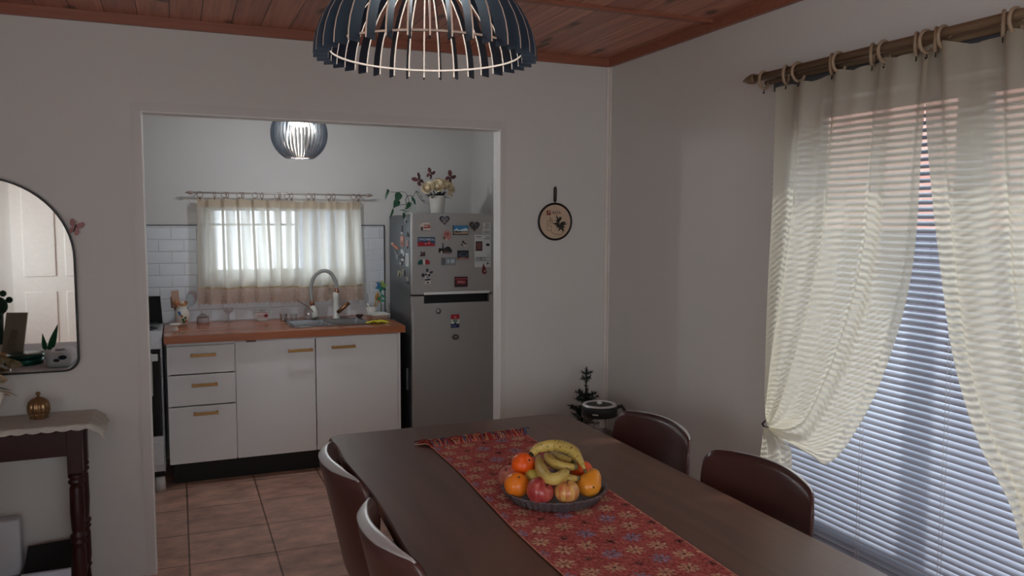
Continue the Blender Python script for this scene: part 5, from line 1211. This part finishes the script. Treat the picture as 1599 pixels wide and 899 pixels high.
door_magnet('dark_red_magnet', (709.5, 432, 730, 447.5), [((60, 26, 32), FULL), ((150, 60, 62), patch(.04, .72, .96, .86)), ((120, 34, 40), patch(.14, .28, .86, .66)), ((36, 24, 28), patch(.05, .05, .95, .18))], 'dark red rectangular magnet with pink letters low on the freezer door', text=[('PERU', .5, .46, .023, (222, 150, 148))])
door_magnet('gnome_magnet', (751.5, 411, 760, 428), [((112, 30, 40), [(.2, .55), (.32, 1), (.75, .55), (.8, .4), (1, .2), (.7, 0), (.2, .1), (.1, .3)]), ((190, 150, 150), ell(.58, .28, .16, .1))], 'small red gnome shaped magnet at the bottom of the paper sheet')
door_magnet('silver_disc_magnet', (680.5, 481.5, 688.5, 490), [((60, 58, 58), ell(.5, .5, .5, .5)), ((170, 168, 166), ell(.42, .6, .3, .28))], 'tiny round silver magnet on the lower door, upper left')
door_magnet('badge_magnet', (704, 491, 717, 511), [((22, 32, 72), FULL), ((214, 210, 204), patch(0, .3, 1, .68)), ((166, 26, 38), patch(0, .66, 1, 1)), ((110, 140, 120), [(.15, .64), (.85, .64), (.7, .42), (.5, .34), (.3, .42)]), ((22, 32, 72), [(.35, .3), (.65, .3), (.52, .42)]), ((206, 130, 130), patch(.35, .74, .62, .86)), ((90, 110, 160), patch(.1, .1, .6, .17))], 'red, white and navy badge magnet on the lower door')
door_magnet('oval_magnet', (706, 522, 716.5, 530), [((64, 62, 60), ell(.5, .5, .5, .5)), ((120, 116, 112), ell(.48, .55, .28, .22))], 'small dark oval magnet below the badge magnet')
# magnets on the side of the fridge
def side_magnet(name, r, shapes, label, th=.004):
    X = FX0 + .004; a_, c_ = at(r[0], r[1], 0, X), at(r[2], r[3], 0, X); Y1, Z1, Y0, Z0 = a_.y, a_.z, c_.y, c_.z
    zt_ = at(r[0], r[1], 0, X).z; zb_ = at(r[0], r[3], 0, X).z; mats = []; b = MB()
    for k, (col, poly) in enumerate(shapes):
        m_ = M_(col)
        if m_ not in mats: mats.append(m_)
        q = [(Y1 + u * (Y0 - Y1), zb_ + v * (zt_ - zb_)) for u, v in poly]; b.prism(q, X - th - .0006 * k, X - .0002, 'x', mats.index(m_))
    tag(centered(b.build(name, mats)), label, 'magnet', 'magnets on the side of the fridge')
side_magnet('oval_magnet', (632.5, 340, 635.5, 348.5), [((190, 190, 190), ell(.5, .5, .5, .5)), ((40, 40, 44), ell(.7, .45, .3, .4))], 'small white and black magnet high on the fridge side')
side_magnet('bottle_magnet', (626.5, 352, 629.5, 365), [((60, 56, 54), patch(.2, .2, .9, 1)), ((200, 190, 180), ell(.5, .12, .5, .12))], 'thin upright grey bottle magnet on the fridge side')
side_magnet('star_magnet', (634.5, 362, 639.5, 370), [((26, 26, 28), [(0, .5), (.3, .6), (.5, 1), (.7, .6), (1, .6), (.8, .3), (.9, 0), (.5, .2), (.2, .05), (.3, .4)])], 'small black star magnet on the fridge side')
side_magnet('orange_magnet', (626, 368, 631, 384), [((176, 112, 90), FULL), ((206, 150, 126), patch(.2, .55, .8, .9)), ((130, 80, 62), patch(.2, .1, .8, .4))], 'orange brown rectangular magnet on the fridge side')
side_magnet('pink_strip_magnet', (635, 375, 638, 388), [((160, 116, 116), patch(0, .3, 1, 1)), ((90, 60, 60), patch(.3, 0, .7, .3))], 'small pink strip magnet near the fridge door edge')
side_magnet('bone_magnet', (611, 378, 623, 388), [((206, 122, 96), [(0, .85), (.2, 1), (.45, .7), (.9, .35), (1, .1), (.8, 0), (.5, .25), (.1, .6)]), ((230, 206, 190), ell(.18, .82, .14, .14))], 'coral bone shaped magnet tilted on the fridge side')
side_magnet('white_strip_magnet', (634, 395, 638.5, 415), [((196, 198, 198), FULL), ((120, 120, 124), patch(.4, .1, .6, .9))], 'white upright strip magnet near the fridge door edge')
side_magnet('butterfly_magnet', (616, 391, 622.5, 404), [((150, 150, 152), [(0, .9), (.2, 1), (.6, .6), (1, .5), (.9, 0), (.5, 0), (.5, .45)])], 'grey butterfly shaped magnet on the fridge side, left one')
side_magnet('doll_magnet', (623, 387, 632, 412.5), [((36, 34, 38), [(.3, .6), (.1, .5), (.4, .4), (.35, .0), (.6, 0), (.7, .35), (.9, .4), (.8, .6), (.5, .7)]), ((200, 200, 204), ell(.6, .82, .2, .14)), ((206, 206, 208), ell(.72, .32, .2, .08)), ((180, 180, 184), ell(.9, .7, .12, .18)), ((170, 170, 170), ell(.35, .08, .15, .08))], 'black and white figure magnet on the fridge side')
side_magnet('trio_magnet', (621, 420, 626.5, 431), [((168, 156, 120), [(0, .1), (.3, .9), (.5, .6), (.8, .9), (1, 0), (.6, .0), (.5, .4), (.3, 0)]), ((40, 38, 40), ell(.7, .3, .2, .3))], 'pale green and black pair of figures magnet on the fridge side')
side_magnet('shell_magnet', (628.5, 419, 632.5, 430), [((150, 136, 120), ell(.5, .5, .5, .5)), ((60, 54, 52), ell(.85, .4, .2, .4))], 'beige shell magnet on the fridge side')
side_magnet('dark_magnet', (635, 432, 638.5, 442.5), [((150, 140, 136), patch(0, .4, 1, 1)), ((50, 48, 50), patch(0, 0, 1, .4))], 'lowest small grey magnet on the fridge side')

# ---- on top of the fridge
zt = FZ - .0118
x, y = at(683, 329, 1, 5.10).x, 5.10
t = thing('flower_pot', 'white ribbed pot of cream roses on top of the fridge', 'flower pot', (x, y, zt))
MB().lathe([(.0001, 0), (.042, 0), (.043, .004), (.0445, .03), (.0455, .032), (.0500, .085), (.051, .087), (.0545, .120), (.0565, .128), (.053, .128), (.050, .11), (.0001, .105)], (0, 0, 0), 40).build('pot', mat((214, 208, 198), .55), t, world=False)
MB().cyl((0, 0, .104), (0, 0, .112), .049).build('soil', mat((90, 70, 56), .9), t, world=False)
for k, (dx, dy, dz, r, tl2) in enumerate(((-.074, -.03, .178, .040, (1.0, -.6)), (-.016, -.05, .190, .041, (1.1, -.1)), (.022, .0, .222, .034, (.5, .2)), (.046, -.050, .200, .034, (1.0, .4)), (.086, -.02, .190, .042, (.8, .9)), (-.03, .04, .20, .036, (-.4, -.3)), (.04, .05, .19, .036, (-.5, .3)), (.075, -.04, .145, .028, (1.0, 1.0)))):
    b = MB(); rose(b, (dx, dy, dz), r, (-tl2[0] if False else tl2[0], tl2[1]), 0, k); b.build('rose', ROSE, t, world=False); 
b = MB(); rn = random.Random(4)
for k in range(26):
    a_ = 2 * pi * k / 26 + rn.uniform(-.1, .1); r0 = .035; r1 = rn.uniform(.075, .11); z0_ = rn.uniform(.13, .15)
    b.leaf((r0 * cos(a_), r0 * sin(a_), .12), (r1 * cos(a_), r1 * sin(a_) * .8, z0_ + rn.uniform(-.035, .02)), .030, (0, 0, 1), .1)
for k in range(8): b.tube([(0, 0, .105), (.05 * cos(k), .03 * sin(k), .16)], .0018, 5)
b.build('foliage', mat((44, 46, 50), .7, var=.3), t, world=False)
BF = mat((96, 54, 56), .6)
for (px, py, s_, ry, lb) in ((655, 281, .042, -.7, 'brown butterfly pick at the left of the rose pot'), (673, 271.5, .036, .5, 'brown butterfly pick above the middle roses'), (704, 277, .042, .7, 'brown butterfly pick at the right of the rose pot')):
    p = at(px, py, 1, 5.06); bt = butterfly('butterfly_pick', tuple(p), s_, BF, lb, ry, .2, flap=28)
    MB().tube([(0, 0, -.01), ((x - p.x) * .55, .02, -(p.z - zt) * .55 - .01 + .03)], .0012, 5).build('wire', mat((90, 84, 80), .5, .6), bt, world=False)
x, y = at(632, 330, 1, 5.20).x, 5.16
x = 1.425
t = thing('pothos_plant', 'green trailing pothos in a clear jar on the fridge corner', 'plant', (x, y, zt))
MB().lathe([(.0001, .002), (.034, .002), (.036, 0), (.037, .010), (.037, .055), (.028, .068), (.028, .078)], (0, 0, 0), 28).build('jar', thin_glass((.9, .94, .92), .8), t, world=False)
MB().tube([(-.026, 0, .075), (-.028, 0, .105), (-.018, 0, .128), (.012, 0, .128), (.024, 0, .10), (.028, 0, .075)], .0022, 6).build('wire_handle', mat((50, 48, 46), .5, .5), t, world=False)
LEAF = mat((36, 74, 50), .45, var=.35, scale=50)
b = MB()
stems = [((0, 0, .06), (-.03, -.01, .145), (-.10, -.02, .148), (-.150, -.02, .150)), ((0, 0, .06), (.02, -.01, .12), (.035, -.02, .155)), ((0, 0, .06), (-.05, -.02, .07), (-.12, -.03, .045), (-.135, -.04, .01)), ((0, 0, .06), (-.06, -.05, .03), (-.02, -.075, .022)), ((.035, -.02, .155), (.08, .03, .11), (.12, .065, .08))]
b2 = [b.tube(path(list(s_), 10), .0019, 5) for s_ in stems]; b.build('stems', mat((84, 100, 66), .6), t, world=False)
for k, (p0, p1, w_, nr) in enumerate((((-.150, -.02, .152), (-.172, -.03, .098), .020, (-.6, -1, .3)), ((-.152, -.02, .150), (-.158, -.03, .168), .02, (0, -1, 0)), ((-.075, -.02, .148), (-.105, -.04, .082), .050, (0, -1, .4)), ((-.085, -.03, .10), (-.125, -.05, .045), .045, (0, -1, .3)), ((.032, -.02, .158), (.088, .02, .108), .034, (0, -.6, 1)), ((-.01, -.04, .085), (-.045, -.06, .035), .030, (0, -1, .2)), ((-.12, -.03, .04), (-.15, -.05, -.022), .014, (0, -1, 0)), ((-.066, -.085, .018), (-.070, -.10, -.030), .020, (0, -1, 0)), ((.09, .05, .10), (.155, .085, .072), .024, (0, -.4, 1)), ((.005, -.02, .12), (.03, -.03, .065), .02, (0, -1, .3)), ((-.09, -.04, .03), (-.045, -.075, .018), .022, (0, -.3, 1)))):
    MB().leaf(p0, p1, w_, nr, .12, shape=.7).build('leaf', LEAF, t, world=False)
